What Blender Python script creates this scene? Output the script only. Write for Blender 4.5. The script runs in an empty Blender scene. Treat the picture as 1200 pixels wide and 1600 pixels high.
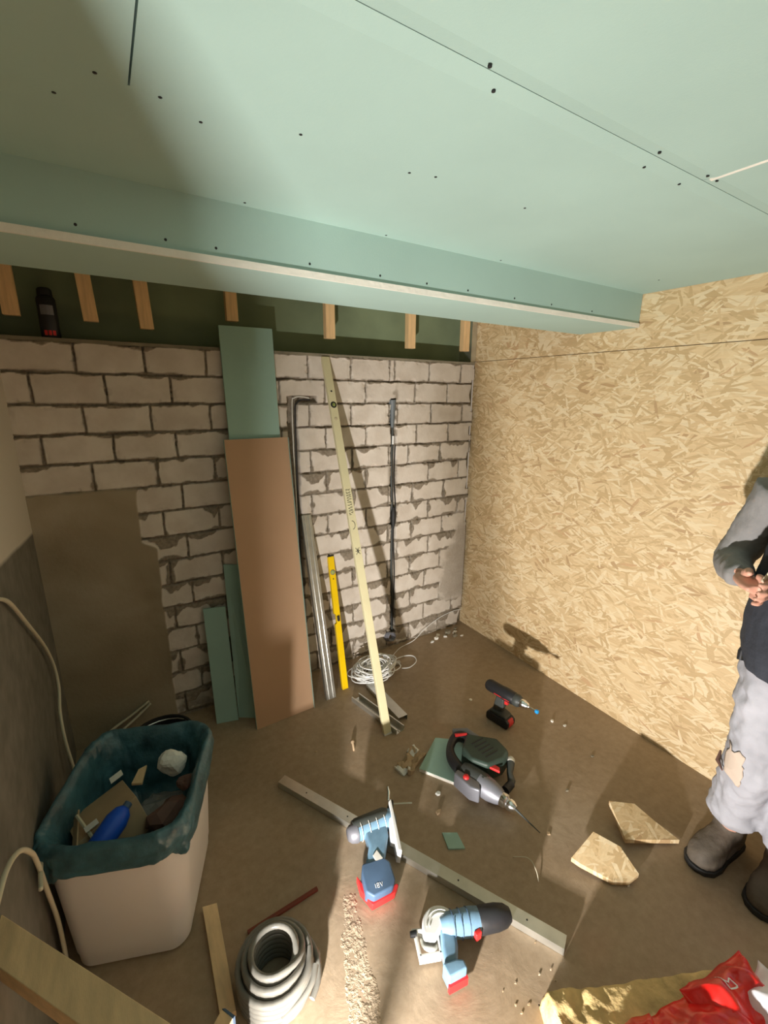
import bpy, bmesh, math, random
import numpy as np
from mathutils import Vector, Matrix
random.seed(7)
S = bpy.context.scene
C = S.collection
V = Vector

# ------------------------------------------------------------------ camera, world, light, exposure
cam_d = bpy.data.cameras.new('camera')
cam = bpy.data.objects.new('camera', cam_d); C.objects.link(cam)
cam.matrix_world = Matrix(((0.850893, 0.126683, -0.509836, -2.101979),
                           (-0.52526, 0.221953, -0.821485, -2.259069),
                           (0.009092, 0.966793, 0.2554, 1.65), (0, 0, 0, 1)))
cam_d.sensor_fit = 'VERTICAL'; cam_d.sensor_height = 36; cam_d.lens = 696.07/1600*36
cam_d.clip_start = 0.02
S.camera = cam
S.view_settings.view_transform = 'Standard'; S.view_settings.look = 'None'
S.view_settings.gamma = 1; S.view_settings.use_curve_mapping = False
S.view_settings.exposure = 0.0
W = bpy.data.worlds.new('world'); S.world = W; W.use_nodes = True
W.node_tree.nodes['Background'].inputs[0].default_value = (1.0, 0.84, 0.66, 1)
W.node_tree.nodes['Background'].inputs[1].default_value = 0.32
LAMP = V((-2.31, -2.07, 0.24))
ld = bpy.data.lights.new('work_light', 'AREA'); ld.shape = 'RECTANGLE'; ld.size = 0.055; ld.size_y = 0.05
ld.energy = 74; ld.color = (1.0, 0.96, 0.91)
lo = bpy.data.objects.new('work_light_beam', ld); C.objects.link(lo)
LDIR = V((0.66, 0.60, 0.22)).normalized()
lo.location = LAMP; lo.rotation_euler = LDIR.to_track_quat('-Z', 'Y').to_euler()

# ------------------------------------------------------------------ materials
def nt(name):
    m = bpy.data.materials.new(name); m.use_nodes = True
    t = m.node_tree; b = t.nodes['Principled BSDF']
    return m, t, b
def nd(t, kind, **k):
    n = t.nodes.new(kind)
    for a, v in k.items():
        if a.startswith('i_'): n.inputs[a[2:]].default_value = v
        else: setattr(n, a, v)
    return n
def col(c): return (c[0], c[1], c[2], 1)
def ramp(t, src, stops, interp='LINEAR'):
    r = t.nodes.new('ShaderNodeValToRGB'); e = r.color_ramp.elements; r.color_ramp.interpolation = interp
    while len(e) > 1: e.remove(e[-1])
    e[0].position = stops[0][0]; e[0].color = col(stops[0][1])
    for p, c in stops[1:]:
        x = e.new(p); x.color = col(c)
    t.links.new(src, r.inputs[0]); return r
def mixc(t, fac, a, b, mode='MIX'):
    n = t.nodes.new('ShaderNodeMix'); n.data_type = 'RGBA'; n.blend_type = mode
    for s, v in ((0, fac), (6, a), (7, b)):
        if isinstance(v, (int, float)): n.inputs[s].default_value = v
        elif isinstance(v, tuple): n.inputs[s].default_value = col(v)
        else: t.links.new(v, n.inputs[s])
    return n.outputs[2]
def bump(t, b, src, strength, dist=0.01):
    n = t.nodes.new('ShaderNodeBump'); n.inputs['Strength'].default_value = strength; n.inputs['Distance'].default_value = dist
    t.links.new(src, n.inputs['Height']); t.links.new(n.outputs[0], b.inputs['Normal'])
def mat(name, c, rough=0.6, metal=0.0, var=0.12, scale=8.0, bmp=0.0, bscale=60.0, stretch=(1, 1, 1), alpha=None, spec=0.4):
    m, t, b = nt(name)
    tc = nd(t, 'ShaderNodeTexCoord'); mp = nd(t, 'ShaderNodeMapping'); mp.inputs['Scale'].default_value = stretch
    t.links.new(tc.outputs['Object'], mp.inputs[0])
    n = nd(t, 'ShaderNodeTexNoise', i_Scale=scale, i_Detail=5.0); t.links.new(mp.outputs[0], n.inputs['Vector'])
    lo_ = tuple(max(0, x*(1-var)) for x in c); hi = tuple(min(1, x*(1+var)) for x in c)
    r = ramp(t, n.outputs[0], [(0.3, lo_), (0.7, hi)])
    t.links.new(r.outputs[0], b.inputs['Base Color'])
    b.inputs['Roughness'].default_value = rough; b.inputs['Metallic'].default_value = metal
    b.inputs['Specular IOR Level'].default_value = spec
    if bmp:
        n2 = nd(t, 'ShaderNodeTexNoise', i_Scale=bscale, i_Detail=4.0); t.links.new(mp.outputs[0], n2.inputs['Vector'])
        bump(t, b, n2.outputs[0], bmp)
    if alpha is not None: b.inputs['Alpha'].default_value = alpha
    return m

M = {}
M['green'] = mat('green_plasterboard', (0.375, 0.525, 0.475), 0.75, var=0.05, scale=2.5, bmp=0.05, bscale=200)
M['green2'] = mat('green_plasterboard_offcut', (0.31, 0.47, 0.40), 0.75, var=0.06, scale=4, bmp=0.05)
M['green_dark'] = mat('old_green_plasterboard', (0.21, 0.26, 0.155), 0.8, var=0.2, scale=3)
M['gypsum'] = mat('gypsum_core', (0.82, 0.78, 0.70), 0.85, var=0.05, bmp=0.3)
M['gypsum_back'] = mat('brown_board_paper', (0.46, 0.285, 0.17), 0.75, var=0.05, scale=3)
M['batten'] = mat('raw_batten_wood', (0.80, 0.54, 0.28), 0.7, var=0.14, scale=6, stretch=(14, 14, 1.2))
M['wood'] = mat('planed_timber', (0.72, 0.52, 0.30), 0.65, var=0.14, scale=5, stretch=(9, 2, 9), bmp=0.1)
M['steel'] = mat('galvanised_steel', (0.62, 0.62, 0.58), 0.32, 0.9, var=0.12, scale=14)
M['chrome'] = mat('chrome', (0.8, 0.8, 0.8), 0.2, 1.0, var=0.04)
M['black'] = mat('black_plastic', (0.018, 0.018, 0.02), 0.45, var=0.2, bmp=0.05)
M['dark'] = mat('dark_grey_plastic', (0.05, 0.055, 0.05), 0.5, var=0.2)
M['dkgreen'] = mat('dark_green_plastic', (0.035, 0.055, 0.042), 0.5, var=0.2)
M['grey'] = mat('grey_cast_metal', (0.21, 0.21, 0.235), 0.45, 0.4, var=0.2)
M['red'] = mat('red_plastic', (0.62, 0.03, 0.03), 0.4, var=0.1)
M['blue_tool'] = mat('blue_tool_plastic', (0.15, 0.26, 0.36), 0.40, var=0.2, scale=20)
M['blue_dark'] = mat('dark_blue_plastic', (0.07, 0.12, 0.20), 0.5, var=0.2)
M['blue'] = mat('bright_blue_plastic', (0.01, 0.09, 0.60), 0.4, var=0.1)
M['white'] = mat('white_plastic', (0.80, 0.80, 0.78), 0.5, var=0.04)
M['offwhite'] = mat('dusty_white_plastic', (0.68, 0.66, 0.60), 0.5, var=0.1)
M['cream'] = mat('cream_cable', (0.62, 0.57, 0.43), 0.5, var=0.08)
M['pipe'] = mat('grey_pipe_plastic', (0.19, 0.18, 0.155), 0.24, var=0.1, spec=0.7)
M['bin'] = mat('greyish_white_bin_plastic', (0.78, 0.745, 0.72), 0.38, var=0.03, scale=5)
M['bag'] = mat('blue_bin_bag_film', (0.045, 0.125, 0.155), 0.33, var=0.45, scale=14, bmp=0.7, bscale=22, spec=0.7)
M['yellow'] = mat('yellow_painted_metal', (0.88, 0.58, 0.0), 0.4, var=0.04)
M['beige_metal'] = mat('beige_straightedge_paint', (0.64, 0.58, 0.36), 0.45, var=0.06, scale=6)
M['wood_side'] = mat('pale_timber_side', (0.50, 0.42, 0.28), 0.6, var=0.1)
M['ink'] = mat('black_ink', (0.02, 0.02, 0.02), 0.6)
M['vial'] = mat('level_vial', (0.35, 0.42, 0.12), 0.15, var=0.1, spec=0.8)
M['red_film'] = mat('red_packaging_film', (0.80, 0.018, 0.014), 0.25, var=0.2, scale=9, spec=0.7, bmp=0.3, bscale=14)
M['white_film'] = mat('white_packaging_film', (0.82, 0.80, 0.86), 0.3, var=0.05, scale=9, spec=0.6)
M['skin'] = mat('skin', (0.62, 0.33, 0.24), 0.5, var=0.1, scale=20)
M['sleeve'] = mat('grey_sleeve_cloth', (0.25, 0.24, 0.235), 0.85, var=0.10, scale=10, bmp=0.4, bscale=30)
M['shirt'] = mat('charcoal_shirt_cloth', (0.030, 0.034, 0.045), 0.85, var=0.2, bmp=0.3)
M['trouser'] = mat('light_grey_trouser_cloth', (0.37, 0.37, 0.405), 0.85, var=0.10, scale=9, bmp=0.5, bscale=18)
M['tan'] = mat('tan_knee_patch', (0.52, 0.42, 0.34), 0.85, var=0.1)
M['boot'] = mat('dusty_boot_leather', (0.10, 0.08, 0.06), 0.75, var=0.3, scale=14, bmp=0.3)
M['hair'] = mat('dark_hair', (0.05, 0.035, 0.02), 0.6, var=0.3, bmp=0.5)
M['cardboard'] = mat('cardboard', (0.46, 0.33, 0.20), 0.8, var=0.1)
M['brown_waste'] = mat('brown_foam_waste', (0.17, 0.09, 0.07), 0.7, var=0.3)
M['film'] = mat('grey_clear_film', (0.22, 0.22, 0.22), 0.3, var=0.3, spec=0.8)
M['paper'] = mat('crumpled_white_paper', (0.80, 0.80, 0.76), 0.8, var=0.08)
M['sand'] = mat('sawdust', (0.44, 0.34, 0.235), 0.9, var=0.25, scale=90, bmp=0.5, bscale=160)
M['rust'] = mat('red_brown_lath', (0.20, 0.05, 0.03), 0.7, var=0.2)

# concrete screed floor
def floor_mat():
    m, t, b = nt('dusty_brown_screed')
    tc = nd(t, 'ShaderNodeTexCoord')
    n1 = nd(t, 'ShaderNodeTexNoise', i_Scale=1.6, i_Detail=6.0, i_Roughness=0.55, i_Distortion=0.4)
    n2 = nd(t, 'ShaderNodeTexNoise', i_Scale=30.0, i_Detail=6.0, i_Roughness=0.7)
    n3 = nd(t, 'ShaderNodeTexNoise', i_Scale=3.2, i_Detail=3.0)
    for n in (n1, n2, n3): t.links.new(tc.outputs['Object'], n.inputs['Vector'])
    base = ramp(t, n1.outputs[0], [(0.3, (0.27, 0.19, 0.115)), (0.5, (0.35, 0.255, 0.165)), (0.72, (0.43, 0.335, 0.235))])
    c = mixc(t, 0.35, base.outputs[0], ramp(t, n2.outputs[0], [(0.35, (0.25, 0.18, 0.11)), (0.65, (0.44, 0.335, 0.23))]).outputs[0])
    rd = ramp(t, n3.outputs[0], [(0.62, (0, 0, 0)), (0.72, (1, 1, 1))])
    c = mixc(t, mixc(t, 0.75, rd.outputs[0], (0, 0, 0)), c, (0.44, 0.26, 0.17))
    t.links.new(c, b.inputs['Base Color'])
    rr = ramp(t, n1.outputs[0], [(0.35, (0.42,)*3), (0.65, (0.68,)*3)]); t.links.new(rr.outputs[0], b.inputs['Roughness'])
    b.inputs['Specular IOR Level'].default_value = 0.35
    # trowel ridges, footprints and grit
    v = nd(t, 'ShaderNodeTexVoronoi', i_Scale=110.0); t.links.new(tc.outputs['Object'], v.inputs['Vector'])
    gr = ramp(t, v.outputs['Distance'], [(0.0, (1, 1, 1)), (0.22, (0, 0, 0))])
    n5 = nd(t, 'ShaderNodeTexNoise', i_Scale=7.0, i_Detail=2.0); t.links.new(tc.outputs['Object'], n5.inputs['Vector'])
    gm = ramp(t, n5.outputs[0], [(0.55, (0, 0, 0)), (0.68, (1, 1, 1))])
    h = mixc(t, 1.0, gr.outputs[0], gm.outputs[0], 'MULTIPLY')
    n4 = nd(t, 'ShaderNodeTexNoise', i_Scale=9.0, i_Detail=8.0, i_Roughness=0.6, i_Distortion=0.6); t.links.new(tc.outputs['Object'], n4.inputs['Vector'])
    h2 = mixc(t, 0.25, n4.outputs[0], h)
    bump(t, b, h2, 0.30, 0.012)
    return m
M['floor'] = floor_mat()

def osb_mat(name, seed=0.0, tint=(1, 1, 1), flat=False):
    m, t, b = nt(name)
    tc = nd(t, 'ShaderNodeTexCoord')
    ds = nd(t, 'ShaderNodeTexNoise', i_Scale=14.0, i_Detail=2.0)
    t.links.new(tc.outputs['Object'], ds.inputs['Vector'])
    dm = nd(t, 'ShaderNodeVectorMath', operation='SCALE'); dm.inputs['Scale'].default_value = 0.022
    t.links.new(ds.outputs['Color'], dm.inputs[0])
    ad = nd(t, 'ShaderNodeVectorMath', operation='ADD'); t.links.new(dm.outputs[0], ad.inputs[1])
    if flat:
        sx_ = nd(t, 'ShaderNodeSeparateXYZ'); rt_ = nd(t, 'ShaderNodeCombineXYZ'); t.links.new(tc.outputs['Object'], sx_.inputs[0]); t.links.new(sx_.outputs[2], rt_.inputs[0]); t.links.new(sx_.outputs[0], rt_.inputs[1]); t.links.new(sx_.outputs[1], rt_.inputs[2]); t.links.new(rt_.outputs[0], ad.inputs[0])
    else: t.links.new(tc.outputs['Object'], ad.inputs[0])
    out = (0.62, 0.45, 0.25); hgt = None
    pal = [(0.0, (0.50, 0.33, 0.155)), (0.18, (0.64, 0.45, 0.24)), (0.38, (0.72, 0.53, 0.30)), (0.6, (0.76, 0.585, 0.35)), (0.80, (0.84, 0.70, 0.47)), (0.975, (0.38, 0.21, 0.09)), (0.99, (0.50, 0.27, 0.13))]
    for i, (ang, sx, sy, th) in enumerate(((12, 8, 36, 0.0), (-32, 9, 46, 0.40), (38, 9, 50, 0.50), (-65, 10, 54, 0.72), (4, 10, 70, 0.60), (70, 12, 70, 0.82), (-16, 11, 85, 0.72), (24, 13, 110, 0.80), (-40, 13, 120, 0.86))):
        mp = nd(t, 'ShaderNodeMapping'); mp.vector_type = 'TEXTURE'
        mp.inputs['Rotation'].default_value = (math.radians(ang), 0, 0)
        mp.inputs['Location'].default_value = (0, seed+i*0.37, i*0.21)
        t.links.new(ad.outputs[0], mp.inputs[0])
        m2 = nd(t, 'ShaderNodeMapping'); m2.inputs['Scale'].default_value = (0.001, sx, sy); t.links.new(mp.outputs[0], m2.inputs[0])
        v = nd(t, 'ShaderNodeTexVoronoi', i_Scale=1.0, i_Randomness=0.95); t.links.new(m2.outputs[0], v.inputs['Vector'])
        sp = nd(t, 'ShaderNodeSeparateColor'); t.links.new(v.outputs['Color'], sp.inputs[0])
        c = ramp(t, sp.outputs[0], pal, 'CONSTANT').outputs[0]
        if i == 0: out = c; hgt = sp.outputs[1]; continue
        g = nd(t, 'ShaderNodeMath', operation='GREATER_THAN'); t.links.new(sp.outputs[1], g.inputs[0]); g.inputs[1].default_value = th
        # only the inner part of the cell: flakes end before their neighbours
        g2 = nd(t, 'ShaderNodeMath', operation='LESS_THAN'); t.links.new(v.outputs['Distance'], g2.inputs[0]); g2.inputs[1].default_value = 0.52
        g3 = nd(t, 'ShaderNodeMath', operation='MULTIPLY'); t.links.new(g.outputs[0], g3.inputs[0]); t.links.new(g2.outputs[0], g3.inputs[1])
        out = mixc(t, g3.outputs[0], out, c); hgt = mixc(t, g3.outputs[0], hgt, sp.outputs[2])
    mp = nd(t, 'ShaderNodeMapping'); mp.inputs['Scale'].default_value = (1, 12, 160) if not flat else (1, 60, 160); t.links.new(ad.outputs[0], mp.inputs[0])
    n = nd(t, 'ShaderNodeTexNoise', i_Scale=1.0, i_Detail=4.0); t.links.new(mp.outputs[0], n.inputs['Vector'])
    gn = ramp(t, n.outputs[0], [(0.3, (0.86, 0.86, 0.86)), (0.65, (1.05, 1.05, 1.05))])
    out = mixc(t, 1.0, out, gn.outputs[0], 'MULTIPLY')
    nb = nd(t, 'ShaderNodeTexNoise', i_Scale=3.0, i_Detail=3.0); t.links.new(tc.outputs['Object'], nb.inputs['Vector'])
    out = mixc(t, 0.38, out, ramp(t, nb.outputs[0], [(0.3, (0.66, 0.48, 0.26)), (0.7, (0.76, 0.585, 0.34))]).outputs[0])
    out = mixc(t, 1.0, out, tint, 'MULTIPLY')
    t.links.new(out, b.inputs['Base Color']); b.inputs['Roughness'].default_value = 0.55
    bump(t, b, hgt, 0.25, 0.004)
    return m
M['osb'] = osb_mat('oriented_strand_board')
M['osb2'] = osb_mat('oriented_strand_board_offcut', 3.3, flat=True)

def wall_mat():
    m, t, b = nt('sand_lime_blockwork')
    a = nd(t, 'ShaderNodeVertexColor'); a.layer_name = 'mask'
    s = nd(t, 'ShaderNodeSeparateColor'); t.links.new(a.outputs[0], s.inputs[0])
    tc = nd(t, 'ShaderNodeTexCoord')
    n = nd(t, 'ShaderNodeTexNoise', i_Scale=9.0, i_Detail=6.0); n2 = nd(t, 'ShaderNodeTexNoise', i_Scale=70.0, i_Detail=5.0)
    n3 = nd(t, 'ShaderNodeTexNoise', i_Scale=2.2, i_Detail=5.0, i_Distortion=0.6)
    for q in (n, n2, n3): t.links.new(tc.outputs['Object'], q.inputs['Vector'])
    brick = ramp(t, s.outputs[2], [(0.0, (0.56, 0.49, 0.415)), (1.0, (0.68, 0.61, 0.53))]).outputs[0]
    brick = mixc(t, 0.5, brick, ramp(t, n.outputs[0], [(0.35, (0.50, 0.43, 0.36)), (0.6, (0.68, 0.62, 0.55))]).outputs[0])
    mort = ramp(t, n2.outputs[0], [(0.3, (0.19, 0.155, 0.115)), (0.7, (0.31, 0.26, 0.20))]).outputs[0]
    c = mixc(t, s.outputs[0], brick, mort)
    pl = ramp(t, n3.outputs[0], [(0.3, (0.24, 0.19, 0.12)), (0.5, (0.33, 0.27, 0.185)), (0.7, (0.40, 0.34, 0.25))]).outputs[0]
    c = mixc(t, s.outputs[1], c, pl)
    t.links.new(c, b.inputs['Base Color']); b.inputs['Roughness'].default_value = 0.9
    b.inputs['Specular IOR Level'].default_value = 0.15
    bump(t, b, n2.outputs[0], 0.25, 0.004)
    return m
M['blockwork'] = wall_mat()

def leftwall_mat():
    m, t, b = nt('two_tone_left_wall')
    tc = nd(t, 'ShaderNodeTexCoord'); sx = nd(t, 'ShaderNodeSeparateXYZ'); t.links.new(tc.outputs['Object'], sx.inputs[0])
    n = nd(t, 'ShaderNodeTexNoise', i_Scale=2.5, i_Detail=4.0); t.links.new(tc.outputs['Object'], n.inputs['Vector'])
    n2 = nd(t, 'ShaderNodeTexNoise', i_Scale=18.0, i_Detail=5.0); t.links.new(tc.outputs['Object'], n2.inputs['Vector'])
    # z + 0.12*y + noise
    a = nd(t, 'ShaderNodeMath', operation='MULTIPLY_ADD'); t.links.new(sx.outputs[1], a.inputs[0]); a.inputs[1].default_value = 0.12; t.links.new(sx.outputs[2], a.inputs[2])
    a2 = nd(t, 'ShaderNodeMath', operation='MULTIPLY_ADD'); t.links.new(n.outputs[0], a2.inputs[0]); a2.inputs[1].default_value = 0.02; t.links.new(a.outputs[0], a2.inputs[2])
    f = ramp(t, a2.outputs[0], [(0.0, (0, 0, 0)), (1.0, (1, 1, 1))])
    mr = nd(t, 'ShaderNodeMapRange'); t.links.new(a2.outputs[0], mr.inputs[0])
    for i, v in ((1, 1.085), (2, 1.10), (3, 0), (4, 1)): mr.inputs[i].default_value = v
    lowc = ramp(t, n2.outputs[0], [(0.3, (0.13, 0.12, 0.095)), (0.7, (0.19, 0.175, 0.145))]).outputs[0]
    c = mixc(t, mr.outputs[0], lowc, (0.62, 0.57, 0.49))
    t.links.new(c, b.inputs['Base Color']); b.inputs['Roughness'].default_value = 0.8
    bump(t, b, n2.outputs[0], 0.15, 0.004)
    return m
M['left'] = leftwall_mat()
M['wool'] = mat('mineral_wool', (0.62, 0.45, 0.20), 0.95, var=0.3, scale=16, bmp=0.8, bscale=35)

# ------------------------------------------------------------------ mesh helpers
class MB:
    def __init__(s): s.v = []; s.f = []
    def add(s, vs, fs):
        o = len(s.v); s.v += [tuple(v) for v in vs]; s.f += [tuple(i+o for i in f) for f in fs]; return s
    def hexa(s, a, b):  # a,b: 4 points each, two opposite faces
        return s.add(list(a)+list(b), [(0, 1, 2, 3), (7, 6, 5, 4), (0, 4, 5, 1), (1, 5, 6, 2), (2, 6, 7, 3), (3, 7, 4, 0)])
    def box(s, c, d, ax=None):
        c = V(c); X, Y, Z = ax or (V((1, 0, 0)), V((0, 1, 0)), V((0, 0, 1)))
        X = X*d[0]/2; Y = Y*d[1]/2; Z = Z*d[2]/2
        return s.hexa([c-X-Y-Z, c+X-Y-Z, c+X+Y-Z, c-X+Y-Z], [c-X-Y+Z, c+X-Y+Z, c+X+Y+Z, c-X+Y+Z])
    def span(s, a, b): # axis-aligned from min to max
        return s.box([(a[i]+b[i])/2 for i in range(3)], [b[i]-a[i] for i in range(3)])
    def prism(s, pts, d):  # polygon in 3D extruded by vector d
        n = len(pts); d = V(d); p = [V(q) for q in pts]; vs = p+[q+d for q in p]
        return s.add(vs, [tuple(range(n)), tuple(range(2*n-1, n-1, -1))]+[(i, i+n, (i+1) % n+n, (i+1) % n) for i in range(n)])
    def tube(s, pts, r, n=10, closed=False, cap=True):
        P = [V(p) for p in pts]; m = len(P); rs = r if isinstance(r, (list, tuple)) else [r]*m
        T = []
        for i in range(m):
            a = P[(i-1) % m] if (closed or i > 0) else P[i]; b = P[(i+1) % m] if (closed or i < m-1) else P[i]
            d = b-a; T.append(d.normalized() if d.length > 1e-9 else V((0, 0, 1)))
        u = T[0].orthogonal().normalized(); vs = []
        for i in range(m):
            u = (u-T[i]*u.dot(T[i])); u = u.normalized() if u.length > 1e-6 else T[i].orthogonal().normalized()
            w = T[i].cross(u)
            for k in range(n):
                a = 2*math.pi*k/n; vs.append(P[i]+(u*math.cos(a)+w*math.sin(a))*rs[i])
        fs = []
        for i in range(m if closed else m-1):
            j = (i+1) % m
            for k in range(n): fs.append((i*n+k, i*n+(k+1) % n, j*n+(k+1) % n, j*n+k))
        if cap and not closed: fs += [tuple(range(n-1, -1, -1)), tuple(range((m-1)*n, m*n))]
        return s.add(vs, fs)
    def lathe(s, a, b, prof, n=24): # prof: (t along a->b in metres fraction 0..1, radius)
        a = V(a); b = V(b)
        return s.tube_fixed([a+(b-a)*t for t, r in prof], [r for t, r in prof], (b-a).normalized(), n)
    def tube_fixed(s, P, rs, T, n):
        u = T.orthogonal().normalized(); w = T.cross(u); vs = []; m = len(P)
        for p, r in zip(P, rs):
            for k in range(n):
                a = 2*math.pi*k/n; vs.append(p+(u*math.cos(a)+w*math.sin(a))*r)
        fs = [(i*n+k, i*n+(k+1) % n, (i+1)*n+(k+1) % n, (i+1)*n+k) for i in range(m-1) for k in range(n)]
        return s.add(vs, fs+[tuple(range(n-1, -1, -1)), tuple(range((m-1)*n, m*n))])
    def loft(s, rings, cap=True):
        n = len(rings[0]); vs = [p for r in rings for p in r]; m = len(rings)
        fs = [(i*n+k, i*n+(k+1) % n, (i+1)*n+(k+1) % n, (i+1)*n+k) for i in range(m-1) for k in range(n)]
        if cap: fs += [tuple(range(n-1, -1, -1)), tuple(range((m-1)*n, m*n))]
        return s.add(vs, fs)

def link(name, mb, m, parent=None, smooth=False, bevel=0.0, seg=2, sub=0, origin=None):
    me = bpy.data.meshes.new(name)
    vs = [V(v) for v in mb.v]
    if parent is not None: base = parent['_base'] if '_base' in parent else (0, 0, 0)
    elif origin is not None: base = origin
    else:
        lo_ = min(v.z for v in vs); base = (sum(v.x for v in vs)/len(vs), sum(v.y for v in vs)/len(vs), lo_)
    base = V(base)
    me.from_pydata([v-base for v in vs], [], mb.f); me.validate()
    bm = bmesh.new(); bm.from_mesh(me); bmesh.ops.recalc_face_normals(bm, faces=bm.faces); bm.to_mesh(me); bm.free()
    o = bpy.data.objects.new(name, me); C.objects.link(o)
    me.materials.append(M[m] if isinstance(m, str) else m)
    if parent is not None: o.parent = parent; BASE[o.name] = base
    else: o.location = base; BASE[o.name] = base
    if smooth:
        for p in me.polygons: p.use_smooth = True
    if bevel:
        b = o.modifiers.new('bevel', 'BEVEL'); b.width = bevel; b.segments = seg; b.limit_method = 'ANGLE'; b.angle_limit = 0.6
        if smooth is False:
            for p in me.polygons: p.use_smooth = True
            w = o.modifiers.new('wn', 'WEIGHTED_NORMAL'); w.keep_sharp = True
    if sub:
        q = o.modifiers.new('sub', 'SUBSURF'); q.levels = sub; q.render_levels = sub
    return o
BASE = {}
def part(name, mb, m, parent, **k):
    # parents use their own base point; sub-parts live in the same local frame as their part
    root = parent
    while root.parent: root = root.parent
    base = BASE[root.name]
    vs = mb.v; o = MB(); o.v = [tuple(V(v)-base) for v in vs]; o.f = mb.f
    me = bpy.data.meshes.new(name); me.from_pydata(o.v, [], o.f); me.validate()
    bm = bmesh.new(); bm.from_mesh(me); bmesh.ops.recalc_face_normals(bm, faces=bm.faces); bm.to_mesh(me); bm.free()
    ob = bpy.data.objects.new(name, me); C.objects.link(ob); me.materials.append(M[m] if isinstance(m, str) else m); ob.parent = parent
    lab = k.pop('label', None)
    if lab: ob['label'] = lab
    smooth = k.get('smooth', False); bevel = k.get('bevel', 0)
    if smooth or bevel:
        for p in me.polygons: p.use_smooth = True
    if bevel:
        b = ob.modifiers.new('bevel', 'BEVEL'); b.width = bevel; b.segments = k.get('seg', 2); b.limit_method = 'ANGLE'; b.angle_limit = 0.6
        if not smooth: w = ob.modifiers.new('wn', 'WEIGHTED_NORMAL')
    if k.get('sub'): q = ob.modifiers.new('sub', 'SUBSURF'); q.levels = k['sub']; q.render_levels = k['sub']
    if smooth and not bevel:
        e = ob.modifiers.new('es', 'EDGE_SPLIT'); e.split_angle = math.radians(k.get('sharp', 50))
    return ob
def tag(o, label, cat, group=None, kind=None):
    o['label'] = label; o['category'] = cat
    if group: o['group'] = group
    if kind: o['kind'] = kind
    return o
def thing(name, label, cat, base, group=None):
    o = bpy.data.objects.new(name, None); C.objects.link(o); o.location = base; o.empty_display_size = 0.05
    BASE[o.name] = V(base); return tag(o, label, cat, group)
def single(name, mb, m, label, cat, group=None, kind=None, **k):
    return tag(link(name, mb, m, **k), label, cat, group, kind)
def struct(name, mb, m, **k):
    o = link(name, mb, m, origin=(0, 0, 0), **k); o['kind'] = 'structure'; return o
def spline(pts, n=8, closed=False):
    P = [V(p) for p in pts]; m = len(P); out = []
    for i in range(m if closed else m-1):
        if closed: p0, p1, p2, p3 = P[(i-1) % m], P[i], P[(i+1) % m], P[(i+2) % m]
        else: p0, p1, p2, p3 = P[max(i-1, 0)], P[i], P[i+1], P[min(i+2, m-1)]
        for k in range(n):
            t = k/n
            out.append(0.5*((2*p1)+(p2-p0)*t+(2*p0-5*p1+4*p2-p3)*t*t+(3*p1-p0-3*p2+p3)*t**3))
    if not closed: out.append(P[-1])
    return out

# numpy value noise
_rng = np.random.RandomState(5); _tab = _rng.rand(256, 256)
def vnoise(x, y, oct=3):
    out = np.zeros_like(x); amp = 1; tot = 0
    for o in range(oct):
        xi = np.floor(x).astype(int); yi = np.floor(y).astype(int); fx = x-xi; fy = y-yi
        fx = fx*fx*(3-2*fx); fy = fy*fy*(3-2*fy)
        g = lambda a, b: _tab[(a+o*57) % 256, (b+o*31) % 256]
        out += amp*((g(xi, yi)*(1-fx)+g(xi+1, yi)*fx)*(1-fy)+(g(xi, yi+1)*(1-fx)+g(xi+1, yi+1)*fx)*fy)
        tot += amp; amp *= 0.5; x = x*2.03; y = y*2.03
    return out/tot
def sstep(a, b, x): t = np.clip((x-a)/(b-a), 0, 1); return t*t*(3-2*t)

# ------------------------------------------------------------------ room shell
LX = -2.41; CZ = 2.088
fl = struct('floor', MB().span((-3.4, -4.3, -0.08), (0.12, 0.30, 0.0)), 'floor')
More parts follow.
